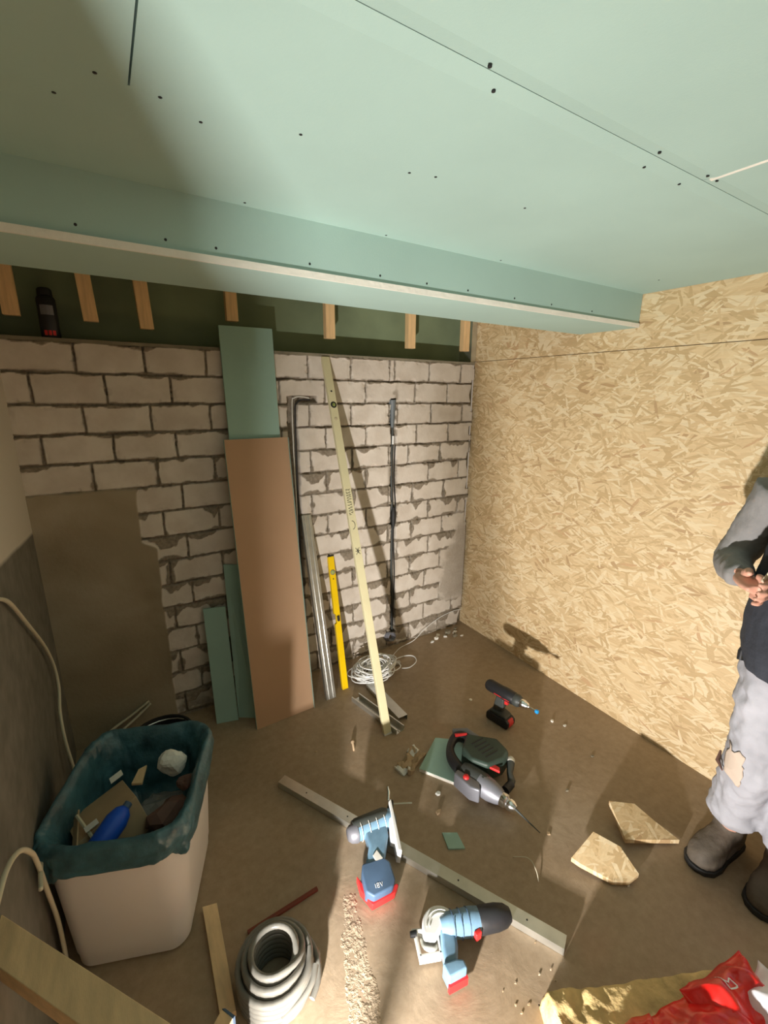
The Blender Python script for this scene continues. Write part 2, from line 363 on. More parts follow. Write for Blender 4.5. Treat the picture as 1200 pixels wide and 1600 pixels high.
# blockwork wall as a fine relief: blocks, recessed joints, squeezed mortar, cable chases, plaster patch
def back_wall():
    nx, nz = 620, 470; x0, x1, z0, z1 = LX, -0.022, 0.0, 1.846
    xs = np.linspace(x0, x1, nx); zs = np.linspace(z0, z1, nz); X, Z = np.meshgrid(xs, zs)
    wx = X+(vnoise(X*22+3, Z*22, 3)-.5)*0.007; wz = Z+(vnoise(X*18+40, Z*18+9, 3)-.5)*0.009
    H = 0.1224; k = np.floor((wz-0.008)/H).astype(int); k = np.clip(k, -1, 15)
    dz = (wz-0.008)-k*H; db = np.minimum(dz, H-dz)
    offL = np.where(k % 2 == 0, 0.08, 0.172)
    rt = {14: .113, 13: .01, 12: .137, 11: .03, 10: .219, 9: .132, 8: .01, 7: .14, 6: .01, 5: .15, 4: .003, 3: .127, 2: .011, 1: .13, 0: .01, -1: .1, 15: .1}
    offR = np.vectorize(rt.get)(k)
    off = np.where(X < -0.66, offL, offR)
    jit = (np.floor((wx-off)/.25)*7.31+k*3.7)
    dv = np.abs(((wx-off+0.125) % 0.25)-0.125)
    cell = np.floor((wx-off)/.25)
    br = (np.sin(cell*12.9898+k*78.233)*43758.5453) % 1.0
    dirty = 0.35+0.65*sstep(-1.0, 0.2, X*0.0+ (1.35-Z))      # cleaner top courses
    sl = vnoise(X*11+k*5.3, Z*3+1.7, 3); sl2 = vnoise(X*30+9, Z*9+k*2.1, 2)
    lower = sstep(1.45, 1.15, Z)
    slop = np.clip((sl*0.75+sl2*0.25)-0.45, 0, 1)*0.22*(0.25+0.75*lower)
    topz = np.where(dz > H/2, H-dz, 9.0)      # mortar hangs from the joint above over the block below
    botz = np.where(dz <= H/2, dz, 9.0)
    wb_top = 0.0060+slop; wb_bot = 0.0055+slop*0.3
    mb_ = np.maximum(sstep(0.0015, -0.0015, topz-wb_top), sstep(0.0015, -0.0015, botz-wb_bot))
    sv = np.clip(vnoise(X*9+77, Z*16, 2)-0.52, 0, 1)*0.05*lower
    mv = sstep(0.0015, -0.0015, dv-(0.0055+sv))
    mort = np.maximum(mb_, mv)
    core = np.maximum(sstep(0.006, 0.001, db), sstep(0.006, 0.001, dv))   # real joint
    chip = sstep(0.60, 0.72, vnoise(X*26+11, Z*26+5, 3))*sstep(0.03, 0.0, np.minimum(db, dv))
    depth = -0.010*core - 0.006*chip + 0.005*mort*(1-core)*(0.5+vnoise(X*80, Z*80, 2)) + 0.0012*vnoise(X*60, Z*60, 3)
    hole = sstep(0.62, 0.70, vnoise(X*14+31, Z*40+2, 2))*core
    depth -= 0.012*hole
    gap = sstep(-0.045, -0.032, X+(vnoise(X*0+2, Z*9, 3)-.5)*.035)*sstep(.48, .56, vnoise(X*0+9, Z*14, 2))
    depth -= .035*gap; mort = np.maximum(mort, gap)
    plaster = np.zeros_like(X)
    edge = -2.02+0.055*sstep(0.98, 0.93, Z)+(vnoise(Z*9, X*0+3, 3)-.5)*0.015
    pp = sstep(0.004, -0.004, X-edge)*sstep(1.238, 1.228, Z+(vnoise(X*16, Z*0+8, 3)-.5)*0.012)
    # skim smears at the bottom right corner and around the cable chase
    nse = vnoise(X*9+50, Z*9+4, 4)
    sm = sstep(0.03, -0.03, -X-0.25-(nse-.5)*0.20+0.13*np.abs(Z-0.40)/0.5)*sstep(0.2, 0.26, Z)*sstep(0.95, 0.7, Z)
    grey = sm*0.9
    around = sstep(0.045, 0.015, np.abs(X+0.64))*sstep(0.48, 0.56, nse)*sstep(1.75, 1.6, Z)
    low = sstep(0.50, 0.42, nse)*sstep(0.12, 0.04, Z)
    plaster = np.maximum(pp, np.zeros_like(X))
    mort = np.clip(np.maximum(mort, np.maximum(around, low*0.8)), 0, 1)
    depth = depth*(1-pp)+pp*(0.004+0.004*vnoise(X*4, Z*7, 3))
    depth = depth*(1-sm)+sm*0.003
    # chases
    nw = (vnoise(X*0+4, Z*20, 3)-.5)*0.014
    c1 = sstep(0.004, -0.004, np.abs(X+0.641+0.02*(1.6-Z)*-1*0.6+nw)-0.017)*sstep(1.63, 1.615, Z)*sstep(0.07, 0.09, Z)
    c2 = sstep(0.004, -0.004, np.abs(X+1.262+nw)-0.026)*sstep(1.64, 1.63, Z)
    c2 = np.maximum(c2, sstep(0.004, -0.004, np.abs(X+1.20)-0.075)*sstep(0.004, -0.004, np.abs(Z-1.622+nw)-0.018))
    ch = np.maximum(c1, c2)
    depth = depth*(1-ch)-0.034*ch
    mort = np.maximum(mort, ch)*(1-sm)+sm*0.0
    R = mort*(1-grey); G = np.maximum(plaster, 0)
    R = np.maximum(R, grey*0.55)
    v = np.empty((nx*nz, 3)); v[:, 0] = X.ravel(); v[:, 1] = -depth.ravel(); v[:, 2] = Z.ravel()
    i = np.arange(nx*nz).reshape(nz, nx)
    f = np.stack([i[:-1, :-1], i[:-1, 1:], i[1:, 1:], i[1:, :-1]], -1).reshape(-1, 4)
    me = bpy.data.meshes.new('wall_back')
    nv = nx*nz
    me.vertices.add(nv); me.vertices.foreach_set('co', v.ravel())
    me.loops.add(f.size); me.loops.foreach_set('vertex_index', f.ravel().astype(np.int32))
    me.polygons.add(len(f)); me.polygons.foreach_set('loop_start', np.arange(0, f.size, 4, dtype=np.int32))
    me.polygons.foreach_set('use_smooth', np.ones(len(f), dtype=bool))
    me.update(calc_edges=True); me.validate()
    ca = me.color_attributes.new('mask', 'FLOAT_COLOR', 'POINT')
    cc = np.ones((nv, 4)); cc[:, 0] = R.ravel(); cc[:, 1] = G.ravel(); cc[:, 2] = br.ravel()
    ca.data.foreach_set('color', cc.ravel())
    me.materials.append(M['blockwork'])
    o = bpy.data.objects.new('wall_back', me); C.objects.link(o); o['kind'] = 'structure'
    return o
wb = back_wall()
M['ledge'] = mat('dusty_block_top', (0.24, 0.21, 0.15), 0.9, var=0.2, bmp=0.3)
struct('trim_1', MB().span((LX, 0.04, 0.0), (0.0, 0.25, 1.846)).span((LX, -0.002, 1.838), (-0.022, 0.25, 1.852)), 'ledge')
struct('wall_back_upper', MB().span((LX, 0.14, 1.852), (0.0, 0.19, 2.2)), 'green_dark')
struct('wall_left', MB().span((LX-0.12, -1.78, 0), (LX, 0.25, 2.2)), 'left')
osbw = MB()
for a, b_ in (((0, -2.5), (0.0, 1.8565)), ((0, -2.5), (1.8595, 2.2))): pass
osbw.span((0, -1.93, 0), (0.022, 0.03, 1.8565)).span((0, -1.93, 1.8595), (0.022, 0.03, 2.2)).span((0, -4.3, 0), (0.022, -1.933, 2.2))
struct('wall_right', osbw, 'osb')
struct('trim_5', MB().span((0.024, -4.3, 0), (0.05, 0.03, 2.2)), 'black')
# ceiling boards: recessed long edges, narrow gaps
cb = MB()
def cboard(xa, xb, ya, yb):
    cb.prism([(xa, ya, CZ), (xa, yb, CZ), (xa, yb, CZ+.0125), (xa, ya, CZ+.0125)], (xb-xa, 0, 0))
def cboard2(xa, xb, ya, yb, near, far):
    # profile across y with the tapered edges where near/far is True
    p = []
    if near: p += [(ya, CZ+.006), (ya+.03, CZ)]
    else: p += [(ya, CZ)]
    if far: p += [(yb-.03, CZ), (yb, CZ+.006)]
    else: p += [(yb, CZ)]
    p += [(yb, CZ+.0125), (ya, CZ+.0125)]
    cb.prism([(xa, y, z) for y, z in p], (xb-xa, 0, 0))
cboard2(-2.006, -0.002, -1.682, -1.38, True, False)
cboard2(LX-.9, -2.009, -1.682, -1.38, True, False)
cboard2(LX-.9, -0.002, -1.38, -1.03, False, False)
cboard2(LX-.9, -0.963, -2.93, -1.6835, True, True)
cboard2(-0.960, -0.002, -2.93, -1.6835, True, True)
cboard2(LX-.9, -0.002, -4.3, -2.933, True, False)
cl = struct('ceiling', cb, 'green')
struct('trim_6', MB().span((LX-.9, -4.3, CZ+.014), (0.02, -1.0, CZ+.05)), 'black')
# filler in the short joint and scuffs
part('joint_filler', MB().span((-0.9655, -2.2, CZ-.0006), (-0.9565, -1.70, CZ+.004)), 'gypsum', cl, label='white filler in the short ceiling joint')
# bulkhead (boxed-in duct) : face board, bottom board with exposed white core edge
BY0, BY1, BZ = -1.03, -0.735, 1.95
bk = struct('trim_2', MB().span((LX, BY0, BZ+.018), (-0.004, BY0+.0125, CZ+.01)), 'green')
struct('trim_3', MB().span((LX, BY0+0.0005, BZ), (-0.004, BY1, BZ+.0125)), 'green', bevel=0)
part('core_edge', MB().span((LX, BY0-.006, BZ+.0002), (-0.006, BY0+.001, BZ+.0165)), 'gypsum', bpy.data.objects['trim_3'], label='white cut edge of the bulkhead board')
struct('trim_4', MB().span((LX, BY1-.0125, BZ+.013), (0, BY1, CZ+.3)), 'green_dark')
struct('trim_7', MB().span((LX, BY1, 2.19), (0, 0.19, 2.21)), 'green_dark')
struct('trim_8', MB().span((-0.045, 0.02, 1.852), (-0.040, 0.13, 2.19)).span((-0.045, 0.015, 1.852), (-0.005, 0.02, 2.19)), 'steel')
# screws
M['screw'] = mat('dark_screw', (0.03, 0.03, 0.03), 0.5, 0.5)
def screw(x, y, parent, nrm=(0, 0, -1), z=CZ, r=0.0032):
    n = V(nrm); p = V((x, y, z))
    part('screw', MB().lathe(p-n*0.002, p+n*0.0012, [(0, r), (0.8, r), (1, r*.5)], 8), 'screw', parent)
for x, y in ((-1.587, -1.695+.0), (-1.545, -1.66), (-1.16, -1.70), (-1.13, -1.655), (-0.985, -1.705), (-0.995, -1.655), (-0.945, -1.705),
             (-2.133+.03, -1.30), (-2.05, -1.385), (-1.965, -1.375), (-1.90, -1.34), (-1.745, -1.396), (-1.506, -1.385), (-1.45, -1.40), (-1.171, -1.391),
             (-1.75, -1.05), (-1.35, -1.045), (-0.9, -1.05), (-0.2, -1.2), (-0.25, -1.6)):
    screw(x, y, cl)
for x in (-2.10, -1.93, -1.82, -1.58, -1.36, -1.19, -1.02, -0.80, -0.60, -0.35): screw(x, BY0, bk, (0, -1, 0), 1.985)

# short battens hanging in the recess above the wall
for i, (x, zb, h) in enumerate(((-2.345, 1.925, .3), (-2.093, 1.924, .3), (-1.893, 1.911, .3), (-1.533, 1.972, .3), (-1.036, 1.93, .3), (-0.52, 1.911, .3), (-0.103, 1.917, .3))):
    tilt = 0.06 if i in (1, 2) else 0.01
    b0 = MB().hexa([(x-.026, 0.0, zb), (x+.026, 0.0, zb), (x+.026, .035, zb), (x-.026, .035, zb)],
                   [(x-.026-tilt*.2, 0.0, 2.188), (x+.026-tilt*.2, 0.0, 2.188), (x+.026-tilt*.2, .035, 2.188), (x-.026-tilt*.2, .035, 2.188)])
    lab = ['short raw wooden batten at the far left end of the recess', 'first full wooden batten right of the black spray can', 'second wooden batten right of the spray can, the longest one',
           'wooden batten right above the tall green plasterboard strip', 'wooden batten above the top end of the long beige straightedge', 'wooden batten over the cable chase in the block wall', 'last wooden batten beside the strand board wall corner'][i]
    single('wooden_batten', b0, 'batten', lab, 'batten', group='short battens hanging above the block wall', bevel=0.001)

# ------------------------------------------------------------------ leaning boards
def lean(p0, p1, t0, th, up=V((0, -1, 0))):
    """plank: base-left p0, base-right p1, top-left t0; th thickness behind the visible face"""
    p0, p1, t0 = V(p0), V(p1), V(t0); t1 = t0+(p1-p0); n = (p1-p0).cross(t0-p0).normalized()
    if n.y < 0: n = -n
    return MB().hexa([p0, p1, t1, t0], [q+n*th for q in (p0, p1, t1, t0)]), n
def lean2(p0, p1, t0, t1, th):
    p0, p1, t0, t1 = V(p0), V(p1), V(t0), V(t1); n = (p1-p0).cross(t0-p0).normalized()
    if n.y < 0: n = -n
    return MB().hexa([p0, p1, t1, t0], [q+n*th for q in (p0, p1, t1, t0)]), n
mb, n = lean((-1.637, -0.312, 0), (-1.325, -0.303, 0), (-1.634, -0.082, 1.437), 0.0125)
brown = thing('gypsum_board', 'tall brown-faced plasterboard panel leaning in front of the green strip', 'board', (-1.48, -0.31, 0))
part('board_core', mb, 'gypsum_back', brown)
mb2 = MB()
for xx in (-1.637, -1.325-.0): 
    q0 = V((xx, -0.311, 0.0)); q1 = q0+V((0.003, 0.230, 1.437)); s_ = -1 if xx < -1.5 else 1
    mb2.hexa([q0, q0+V((s_*.0012, 0, 0)), q1+V((s_*.0012, 0, 0)), q1], [q+n*.0125 for q in (q0, q0+V((s_*.0012, 0, 0)), q1+V((s_*.0012, 0, 0)), q1)])
part('paper_edge', mb2, 'green2', brown, label='green paper edge')
mb, n = lean2((-1.600, -0.160, 0.0), (-1.352, -0.158, 0), (-1.604, -0.016, 1.947), (-1.355, -0.016, 1.95), 0.0125)
gs = thing('plasterboard_strip', 'tallest green plasterboard strip sticking up behind the brown panel', 'board', (-1.48, -0.16, 0))
part('board_face', mb, 'green2', gs)
mb, n = lean((-1.803, -0.163, 0), (-1.700, -0.19, 0), (-1.794, -0.03, 0.588), 0.0125)
single('plasterboard_strip', mb, 'green2', 'shortest green plasterboard strip, leftmost against the wall', 'board', group='short green plasterboard strips')
mb, n = lean2((-1.694, -0.172, 0), (-1.615, -0.225, 0), (-1.674, -0.016, 0.80), (-1.60, -0.016, 0.785), 0.0125)
single('plasterboard_strip', mb, 'green2', 'narrow green plasterboard strip between shortest strip and brown panel', 'board', group='short green plasterboard strips')

def c_profile(a, b, wdir, ndir, w, h, t=0.0012, lip=0.006):
    """C channel from a to b; web width w along wdir, flanges h along ndir (open side away from ndir)"""
    a, b, wd, nd_ = V(a), V(b), V(wdir).normalized(), V(ndir).normalized()
    def sec(p):
        o = [(-w/2, -h), (-w/2, 0), (w/2, 0), (w/2, -h), (w/2-lip, -h), (w/2-lip, -h+t), (w/2-t, -h+t), (w/2-t, -t)]
        g = [(w*.12, -t), (w*.06, -t-.003), (-w*.06, -t-.003), (-w*.12, -t)]
        o = o+g+[(-w/2+t, -t), (-w/2+t, -h+t), (-w/2+lip, -h+t), (-w/2+lip, -h)]
        return [p+wd*u+nd_*v for u, v in o]
    # add outer bead grooves on web
    m_ = MB(); m_.prism(sec(a), b-a); return m_
mb = c_profile((-1.213, -0.289, 0), (-1.213, -0.012, 1.0), (1, 0, 0), (0, -1, 0.27), 0.056, 0.027)
pr = thing('steel_stud', 'galvanised steel stud leaning between brown panel and yellow level', 'metal profile', (-1.213, -0.289, 0))
part('channel', mb, 'steel', pr)
bd = MB()
dv_ = V((0, 0.277, 1.0)).normalized()
for u in (-0.013, 0.013): bd.tube([V((-1.213+u, -0.290, 0.004)), V((-1.213+u, -0.013, 0.996))], 0.0035, 8)
part('bead', bd, 'steel', pr, smooth=True)

# yellow spirit level
yl = thing('spirit_level', 'yellow spirit level leaning against the block wall', 'spirit level', (-1.105, -0.25, 0))
a0 = V((-1.124, -0.253, 0)); a1 = V((-1.088, -0.253, 0)); tt = V((0.036, 0.241, 0.729))
def YL(u, v): return a0+(a1-a0)*u+tt*v
nn = V((0, -0.95, 0.31))
prof = [YL(0, 0), YL(1, 0), YL(1, 1), YL(0, 1), YL(0, .57), YL(.30, .56), YL(.30, .50), YL(0, .49)]
part('beam', MB().prism(prof, -nn*0.02), 'yellow', yl, bevel=0.0015)
part('end_cap', MB().prism([YL(-.02, 1), YL(1.02, 1), YL(1.02, 1.008), YL(-.02, 1.008)], -nn*0.021), 'black', yl)
cvi = YL(.5, .88)
part('vial', MB().lathe(cvi-nn*.004, cvi+nn*.003, [(0, .012), (.7, .012), (1, .009)], 20), 'vial', yl, smooth=True)
part('vial_ring', MB().tube([cvi+nn*.002+V((math.cos(a)*.013, 0, 0))+dv_*math.sin(a)*.013 for a in [i*math.pi/10 for i in range(20)]], .002, 6, closed=True), 'grey', yl, smooth=True)
part('rivet', MB().lathe(YL(.5, .83), YL(.5, .83)+nn*.002, [(0, .004), (1, .003)], 10), 'ink', yl)
part('middle_vial', MB().box(YL(.55, .53), (.012, .02, .03), (V((1, 0, 0)), nn, dv_)), 'ink', yl)

# long beige straightedge with vials and pencilled notes
se = thing('straightedge', 'long beige straightedge with two bubble vials leaning far out from the wall', 'straightedge', (-1.086, -0.681, 0))
p0 = V((-1.107, -0.683, 0.0)); pw = V((0.042, 0.0, 0)); pt = V((0.012, 0.672, 1.838))
pn = pw.cross(pt).normalized(); pn = pn if pn.y < 0 else -pn
def SE(u, v, e=0.0): return p0+pw*u+pt*v+pn*e
part('beam', MB().prism([SE(0, 0), SE(1, 0), SE(1, 1), SE(0, 1)], -pn*0.02), 'beige_metal', se, bevel=0.0015)
part('end_cap', MB().prism([SE(-.01, -.0), SE(1.01, 0), SE(1.01, .004), SE(-.01, .004)], -pn*0.0205), 'offwhite', se)
pu = pt.normalized(); px_ = V((1, 0, 0))
def disc(u, v, r, m, nm):
    c = SE(u, v); part(nm, MB().lathe(c-pn*.001, c+pn*.0015, [(0, r), (.7, r), (1, r*.8)], 20), m, se, smooth=True)
disc(.5, .868, .017, 'black', 'vial_ring'); disc(.5, .868, .012, 'vial', 'vial'); disc(.5, .905, .005, 'ink', 'rivet')
disc(.5, .83, .009, 'wood_side', 'sticker'); 
def strokes(name, lst, r=0.0013, m='ink', par=se):
    mm = MB()
    for s_ in lst: mm.tube([SE(u, v, .0006) for u, v in s_], r, 5)
    part(name, mm, m, par)
strokes('cross_mark', [[(.25, .467), (.75, .485)], [(.25, .485), (.75, .467)], [(.2, .476), (.8, .476)], [(.5, .470), (.5, .483)]])
strokes('arc_mark', [[(.35+.4*math.sin(a)*.9, .545+.011*math.cos(a)) for a in [math.pi*i/8 for i in range(9)]][::-1]])
random.seed(11)
wr = []
for line, (u0, amp) in enumerate(((.30, .13), (.62, .16))):
    v = .640
    while v > .575:
        h = random.uniform(.002, .005)
        k = random.choice((0, 1, 2))
        if k == 0: wr.append([(u0-amp, v), (u0+amp, v)])
        elif k == 1: wr.append([(u0-amp, v), (u0+amp, v-h), (u0-amp, v-h)])
        else: wr.append([(u0+amp, v), (u0-amp, v-h*.5), (u0+amp*.6, v-h)])
        v -= h+.0035
strokes('handwriting', wr, .0011)

# galvanised offcuts on the floor under the straightedge
mb = c_profile((-0.975, -0.31, 0.028), (-0.968, -0.64, 0.028), (1, 0, 0), (0, 0, 1), 0.055, 0.027)
single('steel_track_offcut', mb, 'steel', 'short galvanised track on the floor right of the straightedge foot', 'metal profile')
mb = c_profile((-1.10, -0.36, 0.0), (-1.025, -0.70, 0.0), (1, .2, 0), (0, 0, -1), 0.055, 0.027)
single('steel_track_offcut', mb, 'steel', 'galvanised track lying open side up under the straightedge foot', 'metal profile')
mb = c_profile((-0.94, -0.14, 0.02), (-0.70, -0.21, 0.02), (.3, 1, 0), (0, 0, 1), 0.03, 0.015)
single('steel_track_offcut', mb, 'steel', 'narrow steel strip poking out of the white cable tangle', 'metal profile')

# white cable tangle
ct = thing('cable_tangle', 'tangled white thin cable heaped at the foot of the wall', 'cable', (-0.93, -0.24, 0))
random.seed(3)
pts = []
N = 30
for i in range(N*7):
    a = i/7*2*math.pi*0.93; r = 0.055+0.075*(0.5+0.5*math.sin(i*0.37+1.3*math.sin(i*.11)))
    cx = -0.905+0.03*math.sin(i*.17); cy = -0.235+0.02*math.cos(i*.13)
    pts.append((cx+r*math.cos(a)*1.05, cy+r*math.sin(a)*0.8+0.0, 0.008+0.10*abs(math.sin(i*.23))*(1-0.3*r/.13)+0.004*(i % 3)))
part('cable_loops', MB().tube(spline(pts, 3), 0.0033, 6), 'white', ct, smooth=True)
lp = [(-0.86, -0.24, .05), (-0.79, -0.215, .03), (-0.70, -0.165, .012), (-0.62, -0.16, .006), (-0.58, -0.19, .005), (-0.60, -0.245, .005), (-0.67, -0.275, .005), (-0.72, -0.26, .006)]
part('cable_loop', MB().tube(spline(lp, 8), 0.0033, 6), 'white', ct, smooth=True)
lp = [(-0.88, -0.22, .05), (-0.78, -0.19, .02), (-0.70, -0.12, .006), (-0.60, -0.06, .004), (-0.48, -0.05, .02), (-0.38, -0.03, .06), (-0.25, -0.012, .10), (-0.12, -0.012, .125), (-0.03, -0.012, .12)]
part('cable_tail', MB().tube(spline(lp, 8), 0.0022, 6), 'white', ct, smooth=True)

# cable and conduit in the right-hand chase
cc = thing('conduit', 'black conduit in the vertical chase of the block wall', 'conduit', (-0.64, 0.018, 0.08))
def chx(z): return -0.641+0.012*(1.6-z)
part('pipe', MB().tube(spline([(chx(z)+0.004*math.sin(z*9), 0.016-0.004*math.sin(z*5), z) for z in (0.09, .3, .55, .8, 1.0, 1.2, 1.4, 1.50)], 6), 0.0075, 10), 'dark', cc, smooth=True)
M['greyblue'] = mat('grey_blue_conduit_box', (0.13, 0.15, 0.16), 0.5, var=0.15)
part('coupling', MB().tube([(-0.646, 0.008, 1.62), (-0.643, 0.010, 1.58), (-0.640, 0.014, 1.50), (-0.639, 0.016, 1.46)], [0.024, 0.019, 0.014, 0.011], 12), 'greyblue', cc, smooth=True)
part('cable_tie', MB().tube([(chx(1.40), 0.004, 1.41), (chx(1.38), 0.006, 1.36)], 0.006, 8), 'white', cc)
part('wire', MB().tube(spline([(-0.625, 0.002, 1.35), (-0.635, -0.004, 1.15), (-0.622, -0.006, .98), (-0.634, -0.002, .8), (-.62, -.004, .5), (-.628, 0, .15)], 8), 0.0035, 6), 'black', cc, smooth=True)
part('knot', MB().lathe((chx(.90), -.003, .97), (chx(.9), -.003, .83), [(0, .006), (.3, .017), (.7, .015), (1, .006)], 10), 'ink', cc, smooth=True)
rb = MB()
for k in range(4): rb.tube([(-0.665+.028*math.cos(a)+.006*k, -.012-.006*k, .085+.030*math.sin(a)) for a in [i*math.pi/8 for i in range(16)]], .004, 6, closed=True)
part('cable_end_loop', rb, 'grey', cc, smooth=True)
c2 = thing('conduit_cable', 'pale and dark cable bent into the chase beside the brown panel', 'cable', (-1.26, 0.01, 0.3))
part('pale_cable', MB().tube(spline([(-1.17, 0.0, 1.628), (-1.215, -0.006, 1.634), (-1.252, -0.004, 1.628), (-1.264, 0.0, 1.59), (-1.266, 0.0, 1.3), (-1.262, 0.0, 1.0), (-1.262, 0.004, .3)], 8), 0.0032, 8), 'offwhite', c2, smooth=True)
part('dark_cable', MB().tube(spline([(-1.16, 0.012, 1.618), (-1.21, 0.008, 1.618), (-1.236, 0.008, 1.60), (-1.247, 0.008, 1.55), (-1.25, 0.008, 1.2), (-1.246, 0.008, .3)], 8), 0.004, 8), 'ink', c2, smooth=True)

# black spray can on the ledge
sc = thing('spray_can', 'black spray foam can standing on top of the block wall', 'can', (-2.235, 0.045, 1.852))
b = V((-2.235, 0.045, 1.852))
part('can_body', MB().lathe(b, b+V((0, 0, .16)), [(0, .030), (.02, .032), (.9, .032), (.97, .026), (1, .020)], 20), 'black', sc, smooth=True)
part('can_cap', MB().lathe(b+V((0, 0, .158)), b+V((0, 0, .185)), [(0, .025), (.8, .024), (1, .018)], 16), 'ink', sc, smooth=True)
part('can_label', MB().prism([b+V((.0325*math.sin(a), -.0325*math.cos(a), .085)) for a in (-.7, -.35, 0, .35, .7)]+[b+V((.0325*math.sin(a), -.0325*math.cos(a), .12)) for a in (.7, .35, 0, -.35, -.7)], (0, -.0006, 0)), 'grey', sc)
part('can_stripe', MB().prism([b+V((.0325*math.sin(a), -.0325*math.cos(a), .01)) for a in (-.6, 0, .6)]+[b+V((.0325*math.sin(a), -.0325*math.cos(a), .028)) for a in (.6, 0, -.6)], (0, -.0006, 0)), 'red', sc)

# ------------------------------------------------------------------ floor tools
def P2(pts, z): return [V((x, y, z)) for x, y in pts]

# green offcut under the hammer drill
mb = MB().prism(P2([(-0.908, -0.835), (-0.80, -0.92), (-0.983, -1.11), (-1.086, -0.945)], .004), (0, 0, .0125))
gp = thing('plasterboard_offcut', 'square green plasterboard offcut under the black hammer drill', 'board', (-.95, -.95, 0))
part('board_face', MB().prism(P2([(-0.908, -0.835), (-0.80, -0.92), (-0.983, -1.11), (-1.086, -0.945)], .014), (0, 0, .002)), 'green2', gp)
part('board_core', MB().prism(P2([(-0.908, -0.835), (-0.80, -0.92), (-0.983, -1.11), (-1.086, -0.945)], .0), (0, 0, .014)), 'gypsum', gp)

# black cordless drill standing on its battery
dr = thing('cordless_drill', 'black and red cordless drill standing on its battery', 'drill', (-0.535, -0.905, 0))
B0 = V((-0.535, -0.905, 0)); du = V((0.17, -0.985, 0)).normalized(); dvv = V((du.y, -du.x, 0)); dw = V((0, 0, 1))
def D(u, v, w): return B0+du*u+dvv*v+dw*w
def side(nm, pts, v0, v1, m, par=dr, f=D, **k): return part(nm, MB().prism([f(u, v0, w) for u, w in pts], f(0, v1, 0)-f(0, v0, 0)), m, par, **k)
bat_ = side('battery', [(-.062, .002), (.058, .002), (.066, .012), (.066, .040), (.05, .052), (-.055, .052), (-.066, .04), (-.066, .012)], -.036, .036, 'black', bevel=.006)
side('battery_badge', [(.03, .006), (.066, .008), (.070, .03), (.06, .050), (.03, .046)], -.022, .022, 'red', par=bat_, bevel=.006, label='red battery release end')
side('foot', [(-.055, .05), (.05, .05), (.046, .062), (.01, .072), (-.045, .066)], -.030, .030, 'dark', bevel=.006)
hnd_ = side('handle', [(-.042, .062), (.008, .066), (.022, .105), (.020, .15), (-.026, .152), (-.034, .11)], -.018, .018, 'dark', bevel=.008, seg=3)
side('trigger', [(.020, .120), (.040, .124), (.036, .142), (.030, .154), (.018, .154)], -.009, .009, 'red', par=hnd_, bevel=.003)
hz = .178
part('motor_housing', MB().lathe(D(-.095, 0, hz), D(.085, 0, hz), [(0, .020), (.04, .027), (.12, .031), (.5, .031), (.62, .034), (.9, .032), (1, .024)], 24), 'black', dr, smooth=True)
part('collar', MB().lathe(D(.07, 0, hz), D(.105, 0, hz), [(0, .029), (.2, .031), (.7, .031), (1, .024)], 24), 'dark', dr, smooth=True)
part('chuck', MB().lathe(D(.10, 0, hz), D(.150, 0, hz), [(0, .019), (.2, .021), (.55, .021), (.62, .017), (.8, .017), (1, .009)], 18), 'chrome', dr, smooth=True)
part('bit', MB().lathe(D(.148, 0, hz), D(.192, 0, hz), [(0, .0045), (1, .0045)], 8), 'chrome', dr)
M['cyan'] = mat('blue_bit_tip', (0.02, 0.30, 0.70), 0.4)
part('bit_holder', MB().lathe(D(.185, 0, hz), D(.203, 0, hz), [(0, .007), (.3, .010), (.8, .010), (1, .004)], 12), 'cyan', dr, smooth=True)
side('grip_line', [(-.03, .168), (.06, .168), (.058, .172), (-.03, .172)], -.0325, .0325, 'red')

# big black hammer drill lying on its side
hd = thing('hammer_drill', 'large black and grey hammer drill lying near the middle of the floor', 'hammer drill', (-0.87, -1.12, 0))
part('motor_housing', MB().prism(P2([(-0.835, -0.975), (-0.735, -1.07), (-0.745, -1.155), (-0.80, -1.175), (-0.885, -1.165), (-0.925, -1.10), (-0.915, -1.03)], .022), (0, 0, .095)), 'dkgreen', hd, bevel=.014, seg=3)
part('gear_case', MB().lathe((-0.955, -1.085, .06), (-0.905, -1.265, .05), [(0, .034), (.15, .044), (.55, .046), (.8, .038), (1, .028)], 24), 'dark', hd, smooth=True)
part('front_case', MB().lathe((-0.935, -1.17, .055), (-0.905, -1.275, .05), [(0, .046), (.5, .044), (.8, .036), (1, .026)], 24), 'grey', hd, smooth=True, label='grey cast metal front')
part('tool_collar', MB().lathe((-0.908, -1.262, .05), (-0.893, -1.335, .048), [(0, .024), (.15, .029), (.4, .029), (.5, .020), (.6, .024), (.8, .022), (1, .012)], 20), 'chrome', hd, smooth=True)
part('drill_bit', MB().tube([(-0.894, -1.33, .047), (-0.884, -1.385, .035), (-0.872, -1.44, .022)], [.005, .003, .0015], 8), 'dark', hd, smooth=True)
part('rear_handle', MB().tube(spline([(-0.965, -1.12, .06), (-0.960, -1.03, .062), (-0.925, -0.965, .062), (-0.86, -0.925, .062), (-0.82, -0.945, .06), (-0.83, -1.00, .06)], 6), [.022+.004*math.sin(i*.35) for i in range(31)], 12), 'black', hd, smooth=True)
part('handle_tip', MB().tube([(-0.845, -0.888, .06), (-0.79, -0.925, .06), (-0.775, -0.985, .06)], [.016, .022, .018], 12), 'grey', hd, smooth=True)
part('handle_accent', MB().tube([(-0.868, -0.93, .083), (-0.815, -0.955, .086)], [.008, .006], 8), 'red', hd, smooth=True)
part('selector_plate', MB().prism(P2([(-1.02, -1.10), (-0.99, -1.09), (-0.955, -1.19), (-0.985, -1.225), (-1.01, -1.19)], .02), (0, 0, .07)), 'grey', hd, bevel=.008)
